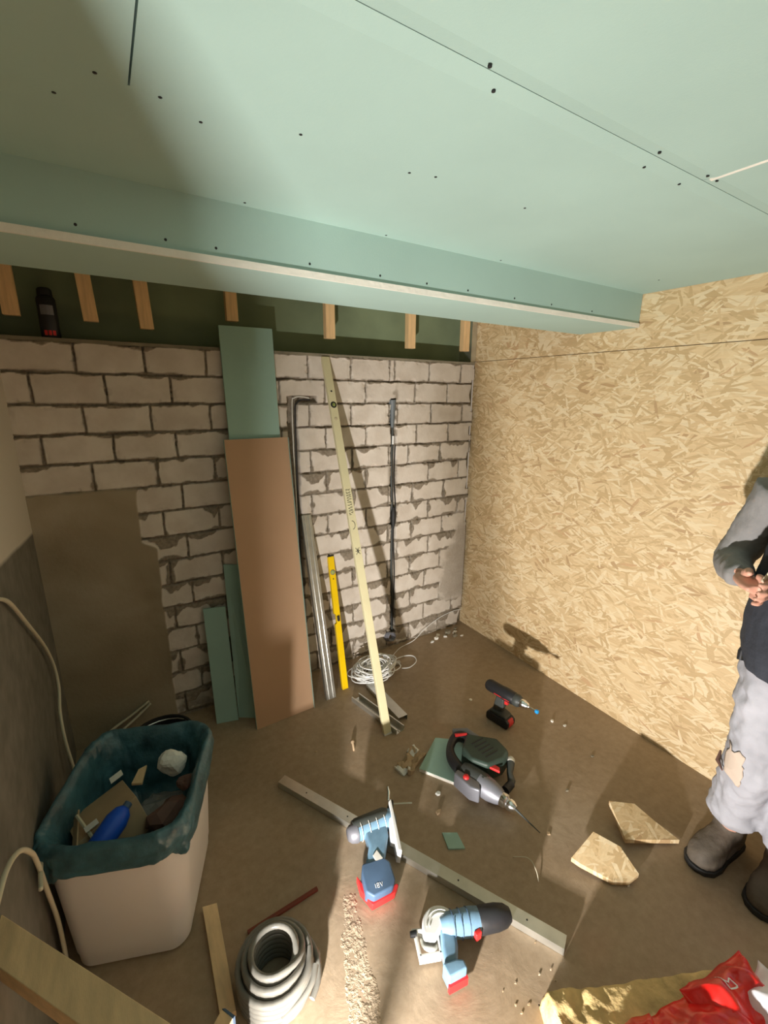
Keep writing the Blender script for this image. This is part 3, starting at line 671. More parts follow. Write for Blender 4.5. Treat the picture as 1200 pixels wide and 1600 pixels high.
part('selector_knob', MB().lathe((-0.990, -1.145, .085), (-0.990, -1.145, .10), [(0, .014), (.7, .013), (1, .009)], 14), 'red', hd, smooth=True)
part('accent', MB().prism(P2([(-0.875, -1.165), (-0.85, -1.155), (-0.84, -1.19), (-0.855, -1.205)], .09), (0, 0, .012)), 'red', hd, bevel=.002)
part('side_handle_mount', MB().tube([(-0.87, -1.255, .055), (-0.825, -1.245, .055)], [.018, .017], 12), 'black', hd, smooth=True)
sh_ = part('side_handle', MB().tube([(-0.83, -1.247, .055), (-0.812, -1.236, .055), (-0.79, -1.205, .06), (-0.765, -1.185, .062), (-0.735, -1.16, .064)], [.013, .016, .013, .016, .018], 14), 'dark', hd, smooth=True)
part('side_handle_end', MB().lathe((-0.748, -1.17, .063), (-0.728, -1.153, .065), [(0, .018), (.6, .019), (1, .013)], 14), 'offwhite', sh_, smooth=True)
vs = MB()
for k in range(5):
    vs.box((-0.83+.0*k, -1.04-.022*k, .1175), (.07, .006, .002))
part('vent', vs, 'ink', hd)

# blue jigsaw (barrel type) lying on its side
js = thing('cordless_jigsaw', 'blue cordless jigsaw with white base plate lying across the steel stud', 'power tool', (-1.44, -1.17, 0))
zc = .045
part('motor_housing', MB().lathe((-1.515, -1.088, zc), (-1.345, -1.112, zc), [(0, .024), (.05, .031), (.2, .033), (.6, .034), (.8, .036), (.95, .035), (1, .028)], 24), 'blue_tool', js, smooth=True)
part('motor_grip', MB().lathe((-1.505, -1.080, zc+.006), (-1.365, -1.098, zc+.006), [(0, .026), (.1, .031), (.5, .032), (.9, .033), (1, .027)], 24), 'dark', js, smooth=True, label='black rubber back of the motor housing')
part('end_cap', MB().lathe((-1.530, -1.088, zc), (-1.495, -1.093, zc), [(0, .020), (.3, .029), (.8, .034), (1, .034)], 24), 'grey', js, smooth=True)
gl = MB()
for t in (.2, .38, .56, .74):
    c = V((-1.515, -1.088, zc)).lerp(V((-1.345, -1.112, zc)), t); ax = V((.17, -.024, 0)).normalized(); u = ax.orthogonal().normalized(); w = ax.cross(u)
    gl.tube([c+(u*math.cos(a)+w*math.sin(a))*.0365 for a in [i*math.pi/12 for i in range(24)]], .0012, 5, closed=True)
part('housing_ribs', gl, 'offwhite', js)
part('handle', MB().prism(P2([(-1.475, -1.105), (-1.385, -1.125), (-1.402, -1.165), (-1.452, -1.225), (-1.462, -1.262), (-1.535, -1.262), (-1.530, -1.215), (-1.485, -1.165)], .022), (0, 0, .042)), 'blue_tool', js, bevel=.011, seg=3)
jb_ = part('battery', MB().prism(P2([(-1.552, -1.232), (-1.535, -1.205), (-1.458, -1.222), (-1.446, -1.245), (-1.458, -1.300), (-1.478, -1.316), (-1.548, -1.310), (-1.565, -1.285)], .012), (0, 0, .056)), 'blue_dark', js, bevel=.007)
part('battery_shell', MB().prism(P2([(-1.569, -1.26), (-1.560, -1.215), (-1.54, -1.30), (-1.45, -1.300), (-1.448, -1.308), (-1.47, -1.322), (-1.554, -1.316)], .004), (0, 0, .034)), 'red', jb_, bevel=.003)
lg = MB()
mo, mx_, my_ = V((-1.530, -1.292, .0685)), V((.97, -.22, 0)), V((.22, .97, 0))
def mk(*ps): lg.tube([mo+mx_*x*.001+my_*y*.001 for x, y in ps], .0008, 5)
mk((0, 0), (0, 12)); mk((6, 0), (12, 0), (12, 6), (6, 6), (6, 0)); mk((6, 6), (6, 12), (12, 12), (12, 6)); mk((17, 12), (21, 0), (25, 12))
part('battery_marks', lg, 'white', jb_)
part('grip_highlight', MB().prism(P2([(-1.49, -1.20), (-1.468, -1.19), (-1.462, -1.225), (-1.49, -1.235)], .0635), (0, 0, .004)), 'offwhite', js, bevel=.002)
part('base_plate', MB().hexa([V((-1.345, -1.07, .012)), V((-1.332, -1.066, .012)), V((-1.397, -1.245, .012)), V((-1.408, -1.235, .012))],
                            [V((-1.345, -1.07, .085)), V((-1.332, -1.066, .085)), V((-1.397, -1.245, .085)), V((-1.408, -1.235, .085))]), 'white', js, bevel=.002)
part('plate_bracket', MB().prism(P2([(-1.365, -1.10), (-1.342, -1.09), (-1.385, -1.205), (-1.405, -1.185)], .025), (0, 0, .052)), 'white', js, bevel=.004)
part('blade_clamp', MB().tube([(-1.352, -1.095, .055), (-1.325, -1.06, .058)], [.014, .010], 12), 'black', js, smooth=True)
part('lever', MB().tube([(-1.335, -1.055, .06), (-1.318, -1.03, .068), (-1.312, -1.012, .074)], [.005, .007, .004], 8), 'chrome', js, smooth=True)
part('blade', MB().box((-1.285, -1.085, .05), (.075, .006, .0014), (V((.9, -.42, 0)).normalized(), V((.42, .9, 0)).normalized(), V((0, 0, 1)))), 'steel', js)

js.rotation_euler = (math.radians(8.5), 0, 0); js.location = (-1.44, -1.18, .021)
# blue circular saw with black motor, handle towards the camera
cs = thing('cordless_saw', 'blue cordless circular saw with black motor lying nearest the camera', 'power tool', (-1.36, -1.53, 0))
zc = .055
part('motor', MB().lathe((-1.295, -1.550, zc), (-1.190, -1.592, zc), [(0, .030), (.1, .037), (.6, .036), (.85, .031), (1, .020)], 26), 'black', cs, smooth=True)
part('motor_housing', MB().lathe((-1.40, -1.505, zc), (-1.285, -1.553, zc), [(0, .024), (.2, .034), (.8, .038), (1, .035)], 26), 'blue_tool', cs, smooth=True)
rbs = MB()
for t in (.3, .5, .7):
    c = V((-1.40, -1.505, zc)).lerp(V((-1.285, -1.553, zc)), t); ax = V((.115, -.048, 0)).normalized(); u = ax.orthogonal().normalized(); w = ax.cross(u)
    rbs.tube([c+(u*math.cos(a)+w*math.sin(a))*.0385 for a in [i*math.pi/12 for i in range(24)]], .0012, 5, closed=True)
part('housing_ribs', rbs, 'blue_dark', cs)
part('handle', MB().prism(P2([(-1.405, -1.508), (-1.362, -1.530), (-1.385, -1.570), (-1.415, -1.605), (-1.452, -1.590), (-1.432, -1.55)], .020), (0, 0, .045)), 'blue_tool', cs, bevel=.012, seg=3)
part('battery_foot', MB().prism(P2([(-1.458, -1.585), (-1.415, -1.598), (-1.398, -1.610), (-1.402, -1.632), (-1.462, -1.622)], .012), (0, 0, .058)), 'blue_tool', cs, bevel=.006)
part('battery_contact', MB().prism(P2([(-1.463, -1.620), (-1.402, -1.630), (-1.404, -1.638), (-1.464, -1.628)], .010), (0, 0, .030)), 'red', cs)
part('lock_button', MB().box((-1.318, -1.583, .060), (.022, .014, .03)), 'red', cs, bevel=.003)
c0 = V((-1.405, -1.515, .04)); g = []
for i in range(15):
    a = math.radians(20+i*150/14); g.append(c0+V((math.cos(a)*.058, math.sin(a)*.062, 0)))
part('blade_guard', MB().prism(g+[c0+V((-.03, -.01, 0))], (0, 0, .035)), 'white', cs, bevel=.006)
gr_ = MB()
for rr in (.046, .036): gr_.tube([c0+V((math.cos(a)*rr, math.sin(a)*rr, .037)) for a in [math.radians(30+i*12) for i in range(11)]], .0018, 5)
part('guard_ribs', gr_, 'offwhite', cs)
fr = MB()
q = P2([(-1.470, -1.470), (-1.492, -1.528), (-1.436, -1.552), (-1.412, -1.505)], .018)
for i in range(4):
    a, b_ = q[i], q[(i+1) % 4]; d = (b_-a).normalized(); nrm = V((-d.y, d.x, 0))
    fr.box((a+b_)/2+V((0, 0, .012)), ((b_-a).length+.006, .006, .036), (d, nrm, V((0, 0, 1))))
part('base_frame', fr, 'offwhite', cs, bevel=.001)
part('fence_rod', MB().tube([(-1.478, -1.462, .045), (-1.455, -1.478, .05), (-1.445, -1.50, .05)], .005, 8), 'offwhite', cs, smooth=True)
part('clamp_knob', MB().lathe((-1.488, -1.468, .045), (-1.470, -1.476, .045), [(0, .008), (1, .010)], 10), 'black', cs, smooth=True)
part('blade', MB().lathe((-1.44, -1.505, .028), (-1.44, -1.505, .030), [(0, .030), (1, .030)], 28), 'steel', cs)

cs.location = (-1.372, -1.527, 0.0)
# long steel stud across the floor
a = V((-1.640, -0.690, .030)); b_ = V((-1.098, -1.722, .030)); d = (b_-a).normalized(); sd = V((-d.y, d.x, 0)).normalized()
ss = thing('steel_stud', 'long galvanised steel stud lying diagonally across the floor', 'metal profile', (-1.37, -1.2, 0))
mb = c_profile(a, b_, sd, (0, 0, 1), 0.042, 0.029)
part('channel', mb, 'steel', ss)
bd = MB()
for t in (.12, .3, .5, .7, .9): part('punch_hole', MB().lathe(a.lerp(b_, t)+V((0, 0, -.001)), a.lerp(b_, t)+V((0, 0, .0008)), [(0, .003), (1, .003)], 8), 'ink', ss)

# OSB offcuts
mb = MB().hexa(P2([(-0.539, -1.502), (-0.45, -1.55), (-0.437, -1.600), (-0.60, -1.640)], .012), P2([(-0.539, -1.502), (-0.45, -1.55), (-0.437, -1.600), (-0.60, -1.640)], .030))
mb = MB().prism([V((-0.560, -1.518, .055)), V((-0.475, -1.575, .045)), V((-0.462, -1.650, .025)), V((-0.440, -1.735, .004)), V((-0.635, -1.635, .026))], (0, 0, .018))
single('strand_board_offcut', mb, 'osb2', 'angular strand board offcut with a long point beside the boots', 'board offcut', bevel=.0008)
arc = [(-0.735, -1.565, .055), (-0.690, -1.645, .040), (-0.708, -1.728, .018), (-0.755, -1.722, .009), (-0.80, -1.690, .006), (-0.855, -1.600, .020), (-0.868, -1.572, .026)]
mb = MB().prism([V(p) for p in arc], (0, 0, .018))
single('strand_board_offcut', mb, 'osb2', 'rounded half-moon strand board offcut left of the pointed one', 'board offcut', bevel=.0008)

# small scraps
single('plasterboard_scrap', MB().prism(P2([(-1.185, -1.232), (-1.135, -1.262), (-1.150, -1.325), (-1.205, -1.295)], .0), (0, 0, .006)), 'green2', 'tiny green plasterboard scrap right of the jigsaw', 'scrap')
ps = thing('crumpled_packet', 'crumpled beige paper packet with foil corner left of the green offcut', 'litter', (-1.09, -.88, 0))
rnd = random.Random(4)
def crumple(c, sx, sy, sz, seed, n=9, ax=0.0):
    r = random.Random(seed); m_ = MB(); rows = []
    ca, sa = math.cos(ax), math.sin(ax)
    for i in range(n):
        row = []
        for j in range(n):
            u = i/(n-1)-.5; v = j/(n-1)-.5
            uu = u*sx*(1+r.uniform(-.15, .15)); vv = v*sy*(1+r.uniform(-.15, .15))
            row.append(V((c[0]+uu*ca-vv*sa, c[1]+uu*sa+vv*ca, c[2]+sz*r.random())))
        rows.append(row)
    vs = [p for r_ in rows for p in r_]; fs = [(i*n+j, i*n+j+1, (i+1)*n+j+1, (i+1)*n+j) for i in range(n-1) for j in range(n-1)]
    vb = [V((p.x, p.y, c[2]-.0015)) for p in vs]; k = len(vs)
    fs += [tuple(x+k for x in reversed(f)) for f in fs]
    rim = [i for i in range(n)]+[i*n+n-1 for i in range(1, n)]+[(n-1)*n+j for j in range(n-2, -1, -1)]+[i*n for i in range(n-2, 0, -1)]
    fs += [(rim[i], rim[(i+1) % len(rim)], rim[(i+1) % len(rim)]+k, rim[i]+k) for i in range(len(rim))]
    return m_.add(vs+vb, fs)
part('paper', crumple((-1.085, -.885, .002), .13, .07, .03, 5, 7, .4), 'cardboard', ps)
part('foil_corner', crumple((-1.045, -.845, .004), .05, .045, .025, 8, 5, .2), 'paper', ps)
part('torn_end', crumple((-1.145, -.90, .002), .045, .06, .02, 9, 5, .2), 'paper', ps)
random.seed(21)
def chip(p, s, m, lab, cat='debris', group='small debris on the floor'):
    k = random.randint(4, 6); pts = []
    for i in range(k):
        a = 2*math.pi*i/k+random.uniform(-.3, .3); rr = s*random.uniform(.6, 1.1); pts.append(V((p[0]+math.cos(a)*rr, p[1]+math.sin(a)*rr*.7, 0.0)))
    single('rubble_chip', MB().prism(pts, (random.uniform(-.3, .3)*s, random.uniform(-.3, .3)*s, s*random.uniform(.35, .8))), m, lab, cat, group=group)
for p, s, m in (((-0.278, -0.06), .02, 'gypsum'), ((-0.20, -0.07), .028, 'ledge'), ((-0.15, -0.09), .02, 'gypsum'), ((-.24, -.10), .016, 'paper'), ((-.18, -.13), .02, 'ledge'), ((-.32, -.09), .022, 'gypsum'), ((-.37, -.11), .018, 'paper'), ((-.12, -.06), .025, 'ledge'), ((-.13, -.15), .015, 'gypsum')):
    chip(p, s, m, 'pale rubble chip in the small heap by the far corner', group='rubble chips by the far corner')
for p, s, m in (((-1.022, -1.004), .009, 'gypsum'), ((-1.09, -1.085), .014, 'paper'), ((-1.141, -1.154), .016, 'cardboard'), ((-1.44, -.60), .008, 'cardboard')):
    chip(p, s, m, 'small pale chip on the bare floor near the jigsaw and green offcut', group='chips between jigsaw and green offcut')
for p, s, m in (((-.30, -1.05), .010, 'gypsum'), ((-.27, -1.10), .012, 'paper'), ((-.33, -1.30), .010, 'ledge'), ((-.60, -1.36), .010, 'ledge'), ((-.55, -.70), .01, 'gypsum'), ((-.75, -1.72), .006, 'gypsum'), ((-.83, -1.45), .012, 'cardboard')):
    chip(p, s, m, 'little chip scattered on the floor near the strand board wall', group='chips near the strand board wall')
for i in range(9):
    x = random.uniform(-1.34, -1.10); y = random.uniform(-1.76, -1.63)
    chip((x, y), random.uniform(.003, .006), random.choice(('ledge', 'sand', 'cardboard')), 'crumb of rubble in front of the circular saw', group='crumbs in front of the circular saw')
single('dowel_plug', MB().lathe((-1.262, -0.632, .006), (-1.285, -0.69, .006), [(0, .009), (.2, .009), (.25, .005), (1, .004)], 10), 'cardboard', 'small brown wall plug lying left of the straightedge foot', 'plug', smooth=True)
single('thin_lath', MB().box((-1.80, -1.172, .006), (.24, .012, .010), (V((.999, .03, 0)), V((-.03, .999, 0)), V((0, 0, 1)))), 'rust', 'thin dark red rod on the floor behind the pipe coil', 'rod', bevel=.001)
single('wood_shaving', MB().tube(spline([(-1.30, -1.425, .003), (-1.255, -1.45, .02), (-1.20, -1.445, .006), (-1.19, -1.41, .012)], 5)[:1]+spline([(-1.02, -1.44, .003), (-.985, -1.48, .018), (-.99, -1.52, .012), (-1.01, -1.55, .003)], 5), .0016, 5), 'paper', 'thin curled pale offcut on the floor beyond the circular saw', 'shaving') if False else None
single('curled_wire', MB().tube(spline([(-1.02, -1.44, .003), (-.985, -1.48, .018), (-.99, -1.52, .012), (-1.01, -1.55, .003)], 5), .0016, 5), 'cream', 'thin curled wire on the floor beyond the circular saw', 'wire', smooth=True)

# sawdust streak
def sand_patch():
    n, m_ = 150, 90; A = V((-1.585, -1.215, 0)); B = V((-1.735, -1.62, 0)); d = B-A; s_ = V((-d.y, d.x, 0)).normalized()
    U, T = np.meshgrid(np.linspace(0, 1, n), np.linspace(-1, 1, m_))
    wdt = 0.035+0.05*U
    X = A.x+d.x*U+s_.x*T*wdt*1.35; Y = A.y+d.y*U+s_.y*T*wdt*1.35
    nz = vnoise(X*95, Y*95, 4); big = vnoise(X*14+3, Y*14, 3)
    mid = vnoise(X*38+5, Y*38, 3)
    lim = 1-np.abs(T)-0.55*(1-big)-0.15*mid
    cov = sstep(-.05, .30, lim)*sstep(0, .08, U)*sstep(1, .85, U)
    H = -.0025+cov*(.0034+(nz-.5)*.0040+(mid-.5)*.0025)
    vs = [V((float(x), float(y), float(h))) for x, y, h in zip(X.ravel(), Y.ravel(), H.ravel())]
    fs = [(j*n+i, j*n+i+1, (j+1)*n+i+1, (j+1)*n+i) for j in range(m_-1) for i in range(n-1)]
    o = link('sawdust', MB().add(vs, fs), 'sand', smooth=True)
    tag(o, 'ridge of pale sawdust and grit on the floor right of the pipe coil', 'sawdust', kind='stuff')
sand_patch()

# mineral wool slab with red film bag
WB = [(-1.232, -1.735), (-1.05, -1.80), (-0.62, -2.03), (-0.57, -2.10), (-0.62, -2.35), (-1.0, -2.5), (-1.36, -2.2), (-1.30, -1.87)]
def slab():
    n = 90; m_ = 70; c00, c10, c11, c01 = V((-1.270, -1.765, 0)), V((-0.735, -2.035, 0)), V((-0.93, -2.56, 0)), V((-1.52, -2.24, 0))
    U, T = np.meshgrid(np.linspace(0, 1, n), np.linspace(0, 1, m_))
    X = (c00.x*(1-U)+c10.x*U)*(1-T)+(c01.x*(1-U)+c11.x*U)*T; Y = (c00.y*(1-U)+c10.y*U)*(1-T)+(c01.y*(1-U)+c11.y*U)*T
    e = np.minimum(np.minimum(U, 1-U)*.66, np.minimum(T, 1-T)*.56)
    X += (vnoise(X*12, Y*12, 3)-.5)*.02; Y += (vnoise(X*12+9, Y*12, 3)-.5)*.02
    H = 0.085*sstep(-0.0, 0.014, e)+ (vnoise(X*28, Y*28, 4)-.5)*0.030*sstep(0, .02, e)*(0.35+0.65*sstep(.45, .1, U))
    vs = [V((float(x), float(y), float(h))) for x, y, h in zip(X.ravel(), Y.ravel(), H.ravel())]
    fs = [(j*n+i, j*n+i+1, (j+1)*n+i+1, (j+1)*n+i) for j in range(m_-1) for i in range(n-1)]
    o = link('insulation_slab', MB().add(vs, fs), 'wool', smooth=True)
    tag(o, 'yellow-brown mineral wool slab on the floor under the red film', 'insulation')
slab()
rf = thing('film_wrapper', 'crumpled red and white packaging film lying on the insulation slab', 'packaging', (-1.0, -2.1, .06))
def film(nm, cs_, m, zz, amp, seed, n=46, lift=.05):
    c00, c10, c11, c01 = [V((x, y, 0)) for x, y in cs_]
    U, T = np.meshgrid(np.linspace(0, 1, n), np.linspace(0, 1, n))
    X = (c00.x*(1-U)+c10.x*U)*(1-T)+(c01.x*(1-U)+c11.x*U)*T; Y = (c00.y*(1-U)+c10.y*U)*(1-T)+(c01.y*(1-U)+c11.y*U)*T
    rg = np.abs(vnoise(X*9+seed, Y*9, 3)-.5)*2; rg2 = np.abs(vnoise(X*24+seed, Y*24+3, 2)-.5)*2
    e = np.minimum(np.minimum(U, 1-U), np.minimum(T, 1-T))
    H = zz+sstep(0, .35, e)*lift+amp*(1-rg)*sstep(-.05, .2, e)+amp*.35*(1-rg2)
    X += (vnoise(X*10+seed, Y*10+7, 2)-.5)*.04; Y += (vnoise(X*10+seed+3, Y*10, 2)-.5)*.04
    vs = [V((float(x), float(y), float(h))) for x, y, h in zip(X.ravel(), Y.ravel(), H.ravel())]
    fs = [(j*n+i, j*n+i+1, (j+1)*n+i+1, (j+1)*n+i) for j in range(n-1) for i in range(n-1)]
    o = part(nm, MB().add(vs, fs), m, rf, smooth=True, sharp=180)
    sd_ = o.modifiers.new('sol', 'SOLIDIFY'); sd_.thickness = .001
    return o
film('red_film', [(-1.24, -1.92), (-0.80, -2.035), (-0.90, -2.36), (-1.44, -2.24)], 'red_film', .088, .050, 2.0)
f2 = film('red_film_fold', [(-1.00, -1.985), (-0.765, -2.03), (-0.82, -2.20), (-1.04, -2.17)], 'red_film', .12, .045, 9.0, 30, .035)
film('red_film_fold', [(-1.235, -1.93), (-1.12, -1.96), (-1.16, -2.12), (-1.32, -2.10)], 'red_film', .12, .04, 14.0, 24, .03)
film('white_film', [(-0.885, -2.085), (-0.765, -2.075), (-0.80, -2.25), (-0.97, -2.22)], 'white_film', .155, .03, 5.0, 26, .03)
lg_ = MB()
LQ = [(-.922, -2.025), (-.935, -2.062), (-.905, -2.068), (-.906, -2.048), (-.922, -2.052), (-.928, -2.043)]
for i in range(len(LQ)-1):
    p_, q_ = V((*LQ[i], .3)), V((*LQ[i+1], .3)); d_ = (q_-p_).normalized(); s_ = V((-d_.y, d_.x, 0))*.0016
    for k in range(6):
        u_, w_ = p_.lerp(q_, k/6), p_.lerp(q_, (k+1)/6)
        lg_.add([u_-s_, w_-s_, w_+s_, u_+s_], [(0, 1, 2, 3)])
lo_g = part('printed_outline', lg_, 'white', rf, label='white printed outline on the red film')
sw = lo_g.modifiers.new('sw', 'SHRINKWRAP'); sw.wrap_method = 'PROJECT'; sw.use_project_z = True; sw.use_negative_direction = True; sw.use_positive_direction = False; sw.target = f2; sw.offset = .003

# ------------------------------------------------------------------ rubbish bin
bn = thing('waste_bin', 'greyish white plastic bin lined with a blue bag', 'bin', (-2.165, -0.90, 0))
BC = V((-2.165, -0.885, 0))
def ring(z, hx, hy, r, cx=0.0, cy=0.0, n=10, rot=0.0, wob=None):
    pts = []
    for qx, qy, a0 in ((1, 1, 0), (-1, 1, 90), (-1, -1, 180), (1, -1, 270)):
        for i in range(n):
            a = math.radians(a0+90*i/(n-1)); pts.append((qx*(hx-r)+r*math.cos(a), qy*(hy-r)+r*math.sin(a)))
    out = []
    cr, sr = math.cos(rot), math.sin(rot)
    for i, (x, y) in enumerate(pts):
        w = wob(i/len(pts)) if wob else (0, 0)
        out.append(V((BC.x+cx+(x*cr-y*sr)*(1+w[0]), BC.y+cy+(x*sr+y*cr)*(1+w[0]), z+w[1])))
    return out
ROT = math.radians(-21)
RX, RY, RR = .188, .216, .09
def bw(t): # size interpolation 0 bottom..1 rim
    return (.152+(RX-.152)*t, .185+(RY-.185)*t, .05+(RR-.05)*t)
OX = .002
rings = []
HB = 0.447
for t in (0, .02, .06, .11, .115, .35, .6, .8, .895, .9, .96, 1.0):
    hx, hy, r = bw(t); s_ = {0: -.006, .06: 0, .11: 0, .115: .006}.get(t, .006 if t > .11 else 0)
    if t >= .9: s_ = .009
    rings.append(ring(HB*t, hx+s_, hy+s_, r, OX*t, .028*t, rot=ROT))
inner = [ring(HB*t, bw(t)[0]+.004, bw(t)[1]+.004, bw(t)[2], OX*t, .028*t, rot=ROT) for t in (1.0, .6, .2, .02)]
part('bin_body', MB().loft(rings+inner), 'bin', bn, smooth=True, sharp=40)
random.seed(9)
ph = [random.uniform(0, 6) for _ in range(8)]
def wv(amp, zamp, k0):
    def f(t):
        a = t*2*math.pi
        s1 = math.sin(a*5+ph[k0])+.6*math.sin(a*11+ph[k0+1])+.4*math.sin(a*19+ph[k0+2])+.3*math.sin(a*15+ph[k0+4]); s2 = math.sin(a*4+ph[k0+2])+.6*math.sin(a*9+ph[k0+3])
        return (amp*s1*.5, zamp*s2*.5)
    return f
bg = []
for (z, ex, f) in ((HB-.080, .016, wv(.035, .034, 0)), (HB-.06, .020, wv(.035, .026, 0)), (HB-.028, .023, wv(.03, .010, 1)), (HB+.004, .022, wv(.015, .006, 1)), (HB+.024, .014, wv(.01, .006, 2)), (HB+.022, .000, wv(.010, .006, 3)),
                   (HB-.015, -.018, wv(.010, .004, 1)), (HB-.07, -.026, wv(.03, .006, 2)), (HB-.12, -.034, wv(.07, .006, 0)), (HB-.17, -.04, wv(.07, .006, 1)), (HB-.24, -.06, wv(.06, .0, 3))):
    bg.append(ring(z, RX+ex, RY+ex, RR, OX, .028, n=14, rot=ROT, wob=f))
m_ = MB(); nn_ = len(bg[0]); m_.loft(bg, cap=False)
# bag floor
m_.f.append(tuple(range((len(bg)-1)*nn_, len(bg)*nn_)))
bo = part('bin_bag', m_, 'bag', bn, smooth=True, sharp=180)
sbm = bo.modifiers.new('sb', 'SUBSURF'); sbm.levels = 2; sbm.render_levels = 2
tx = bpy.data.textures.new('bag_creases', 'CLOUDS'); tx.noise_scale = .035; tx.noise_depth = 3
dm_ = bo.modifiers.new('d', 'DISPLACE'); dm_.texture = tx; dm_.strength = .016; dm_.mid_level = .5
so = bo.modifiers.new('sol', 'SOLIDIFY'); so.thickness = .0012
# the contents
def bp_(x, y, z): return V((x, y, z))
cbx = thing('cardboard_box', 'torn cardboard box stuffed in the left of the bin', 'box', (-2.25, -.93, .27))
ax = (V((.93, .30, .20)).normalized(), V((-.30, .90, -.3)).normalized(), None); ax = (ax[0], (ax[1]-ax[0]*ax[1].dot(ax[0])).normalized(), None); ax = (ax[0], ax[1], ax[0].cross(ax[1]))
part('box_body', MB().box((-2.245, -.90, .375), (.17, .16, .12), ax), 'cardboard', cbx, bevel=.002)
part('box_flap', MB().box((-2.325, -.94, .43), (.03, .15, .004), (V((.5, 0, .86)), V((0, 1, 0)), V((-.86, 0, .5)))), 'cardboard', cbx)
part('white_label', MB().box((-2.282, -.965, .46), (.035, .03, .002), ax), 'white', cbx)
part('wooden_stick', MB().tube([(-2.32, -.90, .455), (-2.265, -1.03, .44)], .005, 6), 'cream', cbx)
b1 = V((-2.31, -1.075, .415)); b2 = V((-2.205, -.985, .465))
bb = thing('blue_bottle', 'bright blue plastic bottle at the front of the bin', 'bottle', (-2.26, -1.03, .40))
part('bottle_body', MB().lathe(b1, b2, [(0, .024), (.05, .031), (.75, .033), (.92, .025), (1, .012)], 18), 'blue', bb, smooth=True)
part('bottle_cap', MB().lathe(b2+(b2-b1)*-.02, b2+(b2-b1)*.10, [(0, .012), (.9, .012), (1, .009)], 12), 'blue_dark', bb)
def lump(name, c, r, seed, m, label, cat, sq=(1, 1, 1), flat=False, sub=3, amp=.35):
    bm = bmesh.new(); bmesh.ops.create_icosphere(bm, subdivisions=sub, radius=1); rr = random.Random(seed)
    off = [V((rr.uniform(-1, 1), rr.uniform(-1, 1), rr.uniform(-1, 1))).normalized() for _ in range(14)]; am = [rr.uniform(.3, 1) for _ in off]
    m_ = MB(); vs = []
    for v in bm.verts:
        d = v.co.normalized(); k = 1.0
        for o_, a_ in zip(off, am): k -= amp*a_*max(0, d.dot(o_)-.72)*2.2
        k += rr.uniform(-.03, .03)
        vs.append(V((c[0]+d.x*r*k*sq[0], c[1]+d.y*r*k*sq[1], c[2]+d.z*r*k*sq[2])))
    fs = [tuple(v.index for v in f.verts) for f in bm.faces]; bm.free()
    return single(name, m_.add(vs, fs), m, label, cat, smooth=not flat)
lump('crumpled_paper', (-2.045, -.83, .455), .052, 4, 'paper', 'crumpled white paper ball at the back right of the bin', 'paper', (1, .8, 1), True)
lump('brown_foam_block', (-2.085, -.965, .385), .075, 12, 'brown_waste', 'dark brown block of waste right of the box in the bin', 'waste', (1.0, .85, .65), True, 2, .5)
lump('brown_foam_block', (-2.075, -.985, .34), .05, 13, 'brown_waste', 'smaller dark brown lump near the front right of the bin', 'waste', (1.1, .8, .6), True, 2, .5)
lump('clear_film_wad', (-2.155, -1.06, .39), .055, 22, 'film', 'crumpled clear film wad between blue bottle and brown block', 'film', (1.2, .8, .6), True, 3, .7)
lump('clear_film_wad', (-2.12, -.86, .34), .07, 27, 'film', 'crumpled dark film deep at the back of the bin', 'film', (1.3, 1.0, .4), True, 3, .7)
lump('crumpled_paper', (-2.02, -.90, .42), .030, 31, 'brown_waste', 'small grey-brown paper lump at the right rim of the bin', 'paper', (1, 1, .8), True)
single('wood_chip', MB().prism([V((-2.175, -.835, .43)), V((-2.15, -.80, .445)), V((-2.125, -.80, .45)), V((-2.145, -.85, .43))], (0, 0, .008)), 'wood', 'small pale wood chip behind the box in the bin', 'wood')
single('paper_scrap', MB().prism([V((-2.235, -.80, .455)), V((-2.20, -.785, .46)), V((-2.195, -.81, .462)), V((-2.23, -.825, .457))], (0, 0, .004)), 'paper', 'small white paper scrap on the far side of the bin', 'paper')
for o_ in list(C.objects):
    if o_.parent is None and o_.name.split('.')[0] in ('cardboard_box', 'brown_foam_block', 'clear_film_wad', 'crumpled_paper', 'wood_chip', 'paper_scrap'): o_.location += V((0, .02, -.035))
    if o_.name == 'blue_bottle': o_.location += V((.012, .045, -.03))
# black tub behind the bin
bt = thing('black_bucket', 'black bucket mostly hidden behind the bin', 'bucket', (-2.06, -.36, 0))
m_ = MB().lathe((-2.06, -.36, 0), (-2.085, -.42, .20), [(0, .09), (1, .125)], 28)
m_ = MB(); prof = [(0, .09), (.98, .125), (1.0, .130), (1.0, .122), (.1, .085)]
rgs = [[V((-2.06+r*math.cos(a), -.36+r*math.sin(a), .20*t)) for a in [i*math.pi/14 for i in range(28)]] for t, r in prof]
part('tub', m_.loft(rgs), 'black', bt, smooth=True)
part('handle', MB().tube([(-2.06+.128*math.cos(a), -.36+.11*math.sin(a), .19) for a in [math.pi*i/10 for i in range(11)]], .003, 6), 'steel', bt, smooth=True)

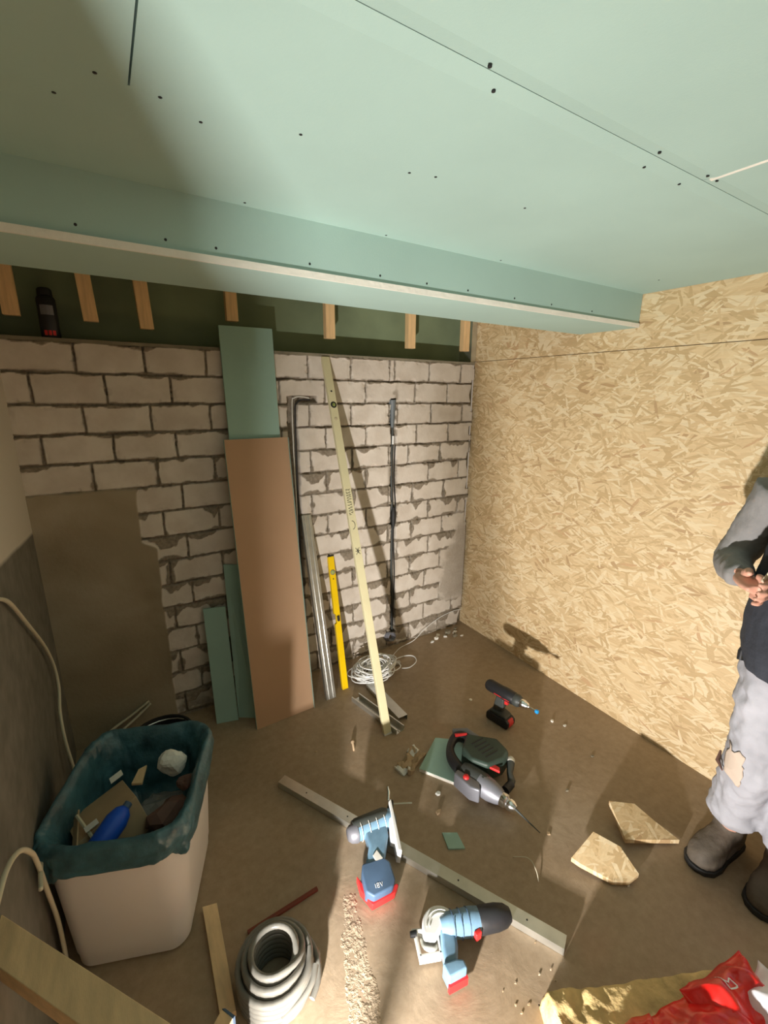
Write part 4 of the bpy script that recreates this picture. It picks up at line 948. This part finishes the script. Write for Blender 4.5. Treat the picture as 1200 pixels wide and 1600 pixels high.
# ------------------------------------------------------------------ cables on the left
def cable(pts, r, m, lab, cat='cable', n=8, group=None):
    return single('cable', MB().tube(spline(pts, n), r, 8), m, lab, cat, smooth=True, group=group)
cable([(-2.40, -0.80, 1.115), (-2.398, -0.70, 1.06), (-2.396, -0.545, 0.92), (-2.393, -0.36, .74), (-2.392, -0.262, 0.60), (-2.392, -0.25, 0.494), (-2.394, -0.32, 0.42), (-2.385, -0.38, 0.30), (-2.36, -0.42, .10), (-2.34, -.45, .006)], .006, 'cream', 'cream cable hanging in an arc down the left wall')
cable([(-2.085, -.012, .150), (-2.16, -.03, .118), (-2.26, -.06, .085), (-2.33, -.10, .05), (-2.36, -.20, .02), (-2.37, -.32, .008)], .006, 'cream', 'upper cream cable coming out low in the plastered corner')
cable([(-2.080, -.012, .135), (-2.15, -.035, .095), (-2.24, -.075, .058), (-2.30, -.13, .02), (-2.33, -.25, .008)], .006, 'cream', 'lower of two cream cables leaving the plastered corner')
cable([(-2.395, -1.40, .70), (-2.392, -1.262, .69), (-2.390, -1.16, .635), (-2.390, -1.085, .55), (-2.391, -1.05, .48), (-2.392, -1.02, .35), (-2.392, -.99, .20), (-2.392, -.995, .08), (-2.394, -1.01, .006)], .0060, 'cream', 'cream cable dropping from the left wall in front of the bin')
cable([(-2.385, -1.098, .44), (-2.392, -1.03, .435), (-2.396, -.95, .43), (-2.398, -.86, .41)], .0055, 'cream', 'lower cream cable stub under the left rim of the bag', group=None)
# ------------------------------------------------------------------ timbers bottom left
bm_ = thing('timber_beam', 'thick planed timber rail crossing the bottom left corner close up', 'timber', (-2.28, -1.45, .55))
A = V((-2.408, -1.275, .585)); B = V((-2.115, -1.66, .585)); d = (B-A).normalized(); s_ = V((-d.y, d.x, 0))
part('beam', MB().box((A+B)/2+s_*-.03, ((B-A).length, .058, .045), (d, s_, V((0, 0, 1)))), 'wood', bm_, bevel=.002)
up = thing('timber_offcut', 'short flat timber lying on the floor right of the bin', 'timber', (-2.01, -1.2, 0))
part('plank', MB().prism(P2([(-2.028, -1.035), (-1.985, -1.047), (-1.998, -1.352), (-2.038, -1.345)], 0), (0, 0, .022)), 'wood', up, bevel=.001)
ub = thing('timber_offcut', 'end of a small upright timber with a blue edge at the bottom of the view', 'timber', (-2.05, -1.52, 0))
part('post', MB().hexa(P2([(-2.085, -1.50), (-2.048, -1.47), (-2.030, -1.50), (-2.065, -1.53)], 0), P2([(-2.085, -1.52), (-2.043, -1.487), (-2.025, -1.515), (-2.065, -1.545)], .30)), 'wood', ub, bevel=.001)
part('blue_edge', MB().hexa(P2([(-2.046, -1.469), (-2.041, -1.472), (-2.024, -1.500), (-2.029, -1.503)], 0), P2([(-2.042, -1.487), (-2.036, -1.490), (-2.020, -1.514), (-2.025, -1.517)], .301)), 'blue_dark', ub, label='blue painted edge')

# ------------------------------------------------------------------ coil of grey pipe
co = thing('pipe_coil', 'coil of shiny grey plastic pipe standing beside the timber offcut', 'pipe coil', (-1.87, -1.32, 0))
cpx, cpy = -1.880, -1.335
pts = []
turns = 13
lay = [(.062, 7), (.081, 6), (.100, 5)]
zlv = []
for li, (r, k) in enumerate(lay):
    for j in range(k): zlv.append((r, .010+(j if li % 2 == 0 else k-1-j)*.0195))
nseg = 26
for i, (r, zz) in enumerate(zlv):
    r2, z2 = zlv[min(i+1, len(zlv)-1)]
    for q in range(nseg):
        t = q/nseg; a = 2*math.pi*t; s2 = sstep(0.75, 1.0, np.array(t)); s2 = float(s2)
        rr = r+(r2-r)*s2; z_ = zz+(z2-zz)*s2
        pts.append((cpx+rr*math.cos(a)+.10*z_*-.2, cpy+rr*math.sin(a), z_))
part('pipe_windings', MB().tube(pts, .0094, 10), 'pipe', co, smooth=True)
lo2 = [(cpx+.094, cpy, .035), (cpx+.105, cpy+.05, .05), (cpx+.06, cpy+.115, .045), (cpx-.02, cpy+.125, .03)]
part('loose_turn', MB().tube(spline([(cpx+.10*math.cos(a)+.020, cpy+.105*math.sin(a)-.005, .022+.012*math.sin(a)) for a in [math.radians(-60+i*20) for i in range(13)]], 3), .009, 10), 'pipe', co, smooth=True)
part('loose_end', MB().tube(spline([(cpx-.02, cpy-.108, .04), (cpx+.03, cpy-.105, .050), (cpx+.075, cpy-.085, .055), (cpx+.10, cpy-.055, .058)], 6), .009, 10), 'pipe', co, smooth=True)

# ------------------------------------------------------------------ person
pe = thing('person', 'standing person in light grey work trousers and dark shirt over grey sleeves', 'person', (-0.36, -1.95, 0))
def ell(c, rx, ry, n=20, ax=None):
    X, Y = ax or (V((1, 0, 0)), V((0, 1, 0)))
    return [V(c)+X*rx*math.cos(2*math.pi*i/n)+Y*ry*math.sin(2*math.pi*i/n) for i in range(n)]
def chain(m_, pts, n=20):
    """pts: (point, rx, ry) oriented across the chain"""
    P = [V(p[0]) for p in pts]; R = []
    dens = []
    for i in range(len(P)):
        a = P[max(i-1, 0)]; b = P[min(i+1, len(P)-1)]; T = (b-a).normalized()
        X = V((1, 0, 0)); X = (X-T*X.dot(T)); X = X.normalized() if X.length > .2 else (V((0, 0, 1))-T*T.z).normalized(); Y = T.cross(X)
        R.append(ell(P[i], pts[i][1], pts[i][2], n, (X, Y)))
    m_.loft(R); return m_
def cloth(nm, m_, m, par, vox=.012, fold=0.0, fs=.06, sm=4, **k):
    o = part(nm, m_, m, par, **k)
    r = o.modifiers.new('rm', 'REMESH'); r.mode = 'VOXEL'; r.voxel_size = vox; r.use_smooth_shade = True
    s = o.modifiers.new('sm', 'SMOOTH'); s.iterations = sm; s.factor = .6
    if fold:
        t = bpy.data.textures.new(nm, 'CLOUDS'); t.noise_scale = fs; t.noise_depth = 2
        dm = o.modifiers.new('d', 'DISPLACE'); dm.texture = t; dm.strength = fold; dm.mid_level = .5
    return o
HR = V((-.43, -1.875, .90)); HL = V((-.40, -2.06, .90)); KR = V((-.455, -1.880, .50)); KL = V((-.43, -2.03, .50)); AR = V((-.315, -1.83, .10)); AL = V((-.300, -1.985, .10))
# body (skin) : one continuous figure
body = MB()
for h_, k_, a_ in ((HR, KR, AR), (HL, KL, AL)): chain(body, [(h_, .078, .078), (h_.lerp(k_, .5), .066, .066), (k_, .050, .050), (k_.lerp(a_, .35), .048, .048), (a_, .032, .032)], 14)
chain(body, [((-.41, -1.965, .84), .09, .145), ((-.42, -1.965, .98), .085, .125), ((-.42, -1.965, 1.15), .09, .125), ((-.40, -1.96, 1.32), .10, .15), ((-.41, -1.96, 1.42), .07, .13), ((-.43, -1.96, 1.47), .05, .06), ((-.45, -1.96, 1.54), .048, .05)], 18)
SR = V((-.43, -1.79, 1.385)); EL_ = V((-.375, -1.680, 1.125)); WR = V((-.56, -1.772, 1.14))
SL = V((-.39, -2.12, 1.39)); EL2 = V((-.37, -2.24, 1.12)); WL = V((-.58, -2.10, 1.13))
for s_, e_, w_ in ((SR, EL_, WR), (SL, EL2, WL)):
    chain(body, [(s_, .052, .052), (s_.lerp(e_, .5), .043, .043), (e_, .036, .036)], 12); chain(body, [(e_, .036, .036), (e_.lerp(w_, .4), .036, .036), (w_, .024, .024)], 12)
# hands: palm + five fingers, curled towards each other
def hand(m_, w, d, up_, sgn):
    d = V(d).normalized(); up_ = V(up_); up_ = (up_-d*up_.dot(d)).normalized(); sdv = d.cross(up_)*sgn
    pal = w+d*.045
    chain(m_, [(w, .024, .020), (w+d*.03, .036, .018), (w+d*.06, .042, .016), (w+d*.088, .040, .014)], 14)
    for i, L in enumerate((.072, .080, .074, .058)):
        o0 = w+d*(.083-.004*abs(i-1.2))+up_*(.031-.020*i)
        p1 = o0+d*L*.42+sdv*.004; p2 = p1+(d*.55+sdv*.75).normalized()*L*.34; p3 = p2+(d*-.05+sdv*1).normalized()*L*.26
        m_.tube([o0-d*.02, o0, p1, p2, p3], [.0095, .0095, .0088, .0080, .0065], 8)
    t0 = w+d*.03+up_*.026+sdv*.008; t1 = t0+(d*.7+up_*.45+sdv*.5).normalized()*.040; t2 = t1+(d*.8+sdv*.5).normalized()*.030
    m_.tube([t0-d*.012, t0, t1, t2], [.013, .013, .0105, .008], 8)
hand(body, WR+V((-.005, -.004, 0)), V((-.60, -.80, -.05)), (0.15, .1, 1), 1)
hand(body, WL+V((-.005, .01, 0)), V((-.45, .9, -.05)), (0.15, -.1, 1), -1)
# head
hc = V((-.52, -1.955, 1.63))
hd_ = []
for zz, rx, ry, ox in ((-.115, .035, .035, -.035), (-.10, .060, .050, -.02), (-.06, .080, .064, -.008), (-.02, .090, .072, 0), (.03, .096, .077, .004), (.07, .088, .070, .008), (.10, .062, .052, .012), (.118, .02, .02, .014)):
    hd_.append(ell(hc+V((ox-zz*-.25, 0, zz)), rx, ry, 20))
body.loft(hd_)
body.tube([hc+V((-.094, 0, .015)), hc+V((-.112, 0, -.012)), hc+V((-.118, 0, -.028)), hc+V((-.10, 0, -.036))], [.006, .010, .013, .008], 8)
for s_ in (-1, 1):
    body.tube([hc+V((.015, s_*.074, .015)), hc+V((.018, s_*.086, .005)), hc+V((.012, s_*.083, -.02)), hc+V((.004, s_*.072, -.03))], [.009, .011, .010, .007], 8)
    body.tube([hc+V((-.085, s_*.018, .025)), hc+V((-.083, s_*.045, .028))], [.007, .006], 6)
body.tube([hc+V((-.098, -.022, -.062)), hc+V((-.108, 0, -.060)), hc+V((-.098, .022, -.062))], [.004, .007, .004], 6)
cloth('body', body, 'skin', pe, vox=.0045, sm=2)
for s_ in (-1, 1): part('eye', MB().lathe(hc+V((-.082, s_*.031, .012)), hc+V((-.094, s_*.031, .012)), [(0, .010), (.6, .009), (1, .003)], 10), 'white', pe, smooth=True); part('iris', MB().lathe(hc+V((-.089, s_*.031, .012)), hc+V((-.0955, s_*.031, .012)), [(0, .0055), (1, .0045)], 12), 'hair', pe)
hr = MB(); hh = []
for zz, rx, ry, ox in ((-.03, .060, .080, .045), (.02, .080, .086, .028), (.06, .095, .085, .012), (.095, .085, .072, .012), (.122, .055, .048, .014), (.132, .02, .02, .014)): hh.append(ell(hc+V((ox+zz*.25, 0, zz)), rx, ry, 20))
cloth('hair', hr.loft(hh), 'hair', pe, vox=.007, fold=.008, fs=.02, sm=2)
# grey long-sleeved jersey
jr = MB()
for s_, e_, w_ in ((SR, EL_, WR), (SL, EL2, WL)):
    chain(jr, [(s_+V((0, 0, .01)), .070, .070), (s_.lerp(e_, .3), .062, .062), (s_.lerp(e_, .7), .055, .056), (e_, .054, .054)], 16)
    chain(jr, [(e_+V((.015, .01*(1 if s_ is SR else -1), 0)), .048, .048), (e_.lerp(w_, .3), .052, .052), (e_.lerp(w_, .75), .043, .043), (w_, .035, .035)], 16)
chain(jr, [((-.42, -1.96, 1.10), .10, .135), ((-.40, -1.96, 1.30), .115, .165), ((-.405, -1.96, 1.42), .085, .15), ((-.43, -1.96, 1.47), .06, .075)], 18)
cloth('grey_jersey', jr, 'sleeve', pe, vox=.008, fold=.016, fs=.05, sm=4)
# charcoal shirt / vest over it
vt = MB()
chain(vt, [((-.455, -1.965, .875), .128, .170), ((-.465, -1.955, .95), .130, .178), ((-.465, -1.95, 1.06), .130, .172), ((-.455, -1.95, 1.20), .135, .165), ((-.43, -1.955, 1.33), .135, .165), ((-.42, -1.96, 1.42), .100, .125), ((-.43, -1.965, 1.475), .065, .07)], 20)
cloth('charcoal_vest', vt, 'shirt', pe, vox=.009, fold=.014, fs=.07, sm=3)
part('vest_piping', MB().tube(spline([(-.42, -1.808, 1.33), (-.485, -1.845, 1.325), (-.535, -1.91, 1.32), (-.552, -1.97, 1.32), (-.54, -2.04, 1.32)], 8), .004, 6), 'offwhite', pe, smooth=True)
# trousers
tr = MB()
for h_, k_, a_ in ((HR, KR, AR), (HL, KL, AL)):
    chain(tr, [(h_+V((0, 0, .06)), .105, .088), (h_.lerp(k_, .3), .100, .084), (h_.lerp(k_, .75), .085, .076), (k_, .080, .075), (k_.lerp(a_, .35)+V((0, 0, 0)), .080, .076), (k_.lerp(a_, .58)+V((0, 0, 0)), .086, .084), (k_.lerp(a_, .70), .082, .080), (k_.lerp(a_, .73), .06, .06)], 18)
chain(tr, [((-.41, -1.965, .80), .10, .14), ((-.415, -1.965, .92), .112, .165), ((-.42, -1.965, 1.0), .105, .150)], 20)
cloth('trousers', tr, 'trouser', pe, vox=.009, fold=.028, fs=.055, sm=4)
kp = MB(); vs_ = []; npc = 12
for i in range(npc):
    for j in range(npc):
        u_ = (i/(npc-1)-.5); w_ = (j/(npc-1)-.5); vs_.append(KR+V((-.14+.06*abs(u_), .05-u_*.11, w_*.13+.01-u_*.03)))
kp.add(vs_, [(i*npc+j, i*npc+j+1, (i+1)*npc+j+1, (i+1)*npc+j) for i in range(npc-1) for j in range(npc-1)])
kpo = part('knee_patch', kp, 'tan', pe, smooth=True, sharp=180)
sw = kpo.modifiers.new('sw', 'SHRINKWRAP'); sw.target = bpy.data.objects['trousers']; sw.offset = .003
so = kpo.modifiers.new('sol', 'SOLIDIFY'); so.thickness = .003; so.offset = 0
part('knee_slit', MB().tube([KR+V((-.01, .082, -.005)), KR+V((-.04, .075, -.025)), KR+V((-.068, .050, -.03))], [.003, .007, .002], 8), 'brown_waste', pe, smooth=True)
part('belt_loop', MB().tube([(-.49, -1.808, .915), (-.50, -1.800, .885), (-.505, -1.803, .86)], .010, 8), 'black', pe, smooth=True)
# boots
for a_, nm in ((AR, 'boot'), (AL, 'boot')):
    dirb = V((-.95, .12 if a_ is AR else -.05, 0)).normalized(); sb = V((-dirb.y, dirb.x, 0)); q = V((a_.x, a_.y, 0))
    def sec(u, w, h, z0=.018): return [q+dirb*u+sb*w*math.cos(t)+V((0, 0, z0+h*max(0, .5+.5*math.sin(t)) if math.sin(t) > -.2 else z0)) for t in [2*math.pi*i/18 for i in range(18)]]
    bt_ = MB().loft([sec(-.085, .020, .09), sec(-.07, .036, .12), sec(-.03, .042, .13), (sec(.02, .043, .125)), sec(.06, .046, .105), sec(.10, .052, .085), sec(.14, .050, .068), sec(.165, .036, .05), sec(.178, .015, .03)])
    chain(bt_, [(V((a_.x, a_.y, .07)), .052, .046), (V((a_.x+.005, a_.y, .14)), .054, .050), (V((a_.x+.01, a_.y, .20)), .055, .052)], 14)
    bo_ = cloth(nm, bt_, 'boot', pe, vox=.007, fold=.006, fs=.04, sm=3)
    sl_ = []
    for u, w in ((-.09, .022), (-.07, .040), (-.02, .045), (.05, .047), (.10, .056), (.145, .054), (.172, .036), (.184, .012)): sl_.append((u, w))
    pl_ = [q+dirb*u+sb*w for u, w in sl_]+[q+dirb*u-sb*w for u, w in reversed(sl_)]
    part('sole', MB().prism(pl_, (0, 0, .022)), 'ink', bo_, bevel=.003)
# pale dowel held in the hand
single('small_dowel', MB().lathe((-.625, -1.845, 1.165), (-.635, -1.862, 1.205), [(0, .005), (.9, .005), (1, .003)], 10), 'cream', 'small pale plug held between the fingers of the person', 'plug', smooth=True)

# ------------------------------------------------------------------ work light and added shadow casters behind the camera's left foot
wl = thing('work_lamp', 'small flat work lamp on the floor by the left wall', 'lamp', (LAMP.x, LAMP.y, 0))
ldx = LDIR.cross(V((0, 0, 1))).normalized(); ldy = ldx.cross(LDIR)
part('housing', MB().box(LAMP-LDIR*.03, (.16, .13, .04), (ldx, ldy, LDIR)), 'black', wl, bevel=.006)
for s_ in (-1, 1):
    part('leg', MB().tube([LAMP-LDIR*.03+ldx*.085*s_, V((LAMP.x, LAMP.y, .015))+ldx*.085*s_, V((LAMP.x, LAMP.y, .012))+ldx*.085*s_-V((.1, .1, 0))], .007, 8), 'yellow', wl, smooth=True)
lb = thing('shade_sheet', 'added unseen upright sheet beside the lamp, keeping its light off the left side', 'board', (-2.31, -1.90, 0))  # added out of view to hold the lamp's light off the left side
single('shade_pole', MB().tube([(-2.03, -1.862, 0), (-2.035, -1.85, .2), (-2.055, -1.825, .42)], .015, 10), 'wood', 'added unseen thin pole in front of the work lamp, casting a dark streak', 'timber', smooth=True)  # unseen pole, put in only to throw a soft dark band across the floor
part('sheet', MB().span((-2.409, -1.912, 0), (-2.222, -1.897, 0.93)), 'wood', lb, bevel=.001)
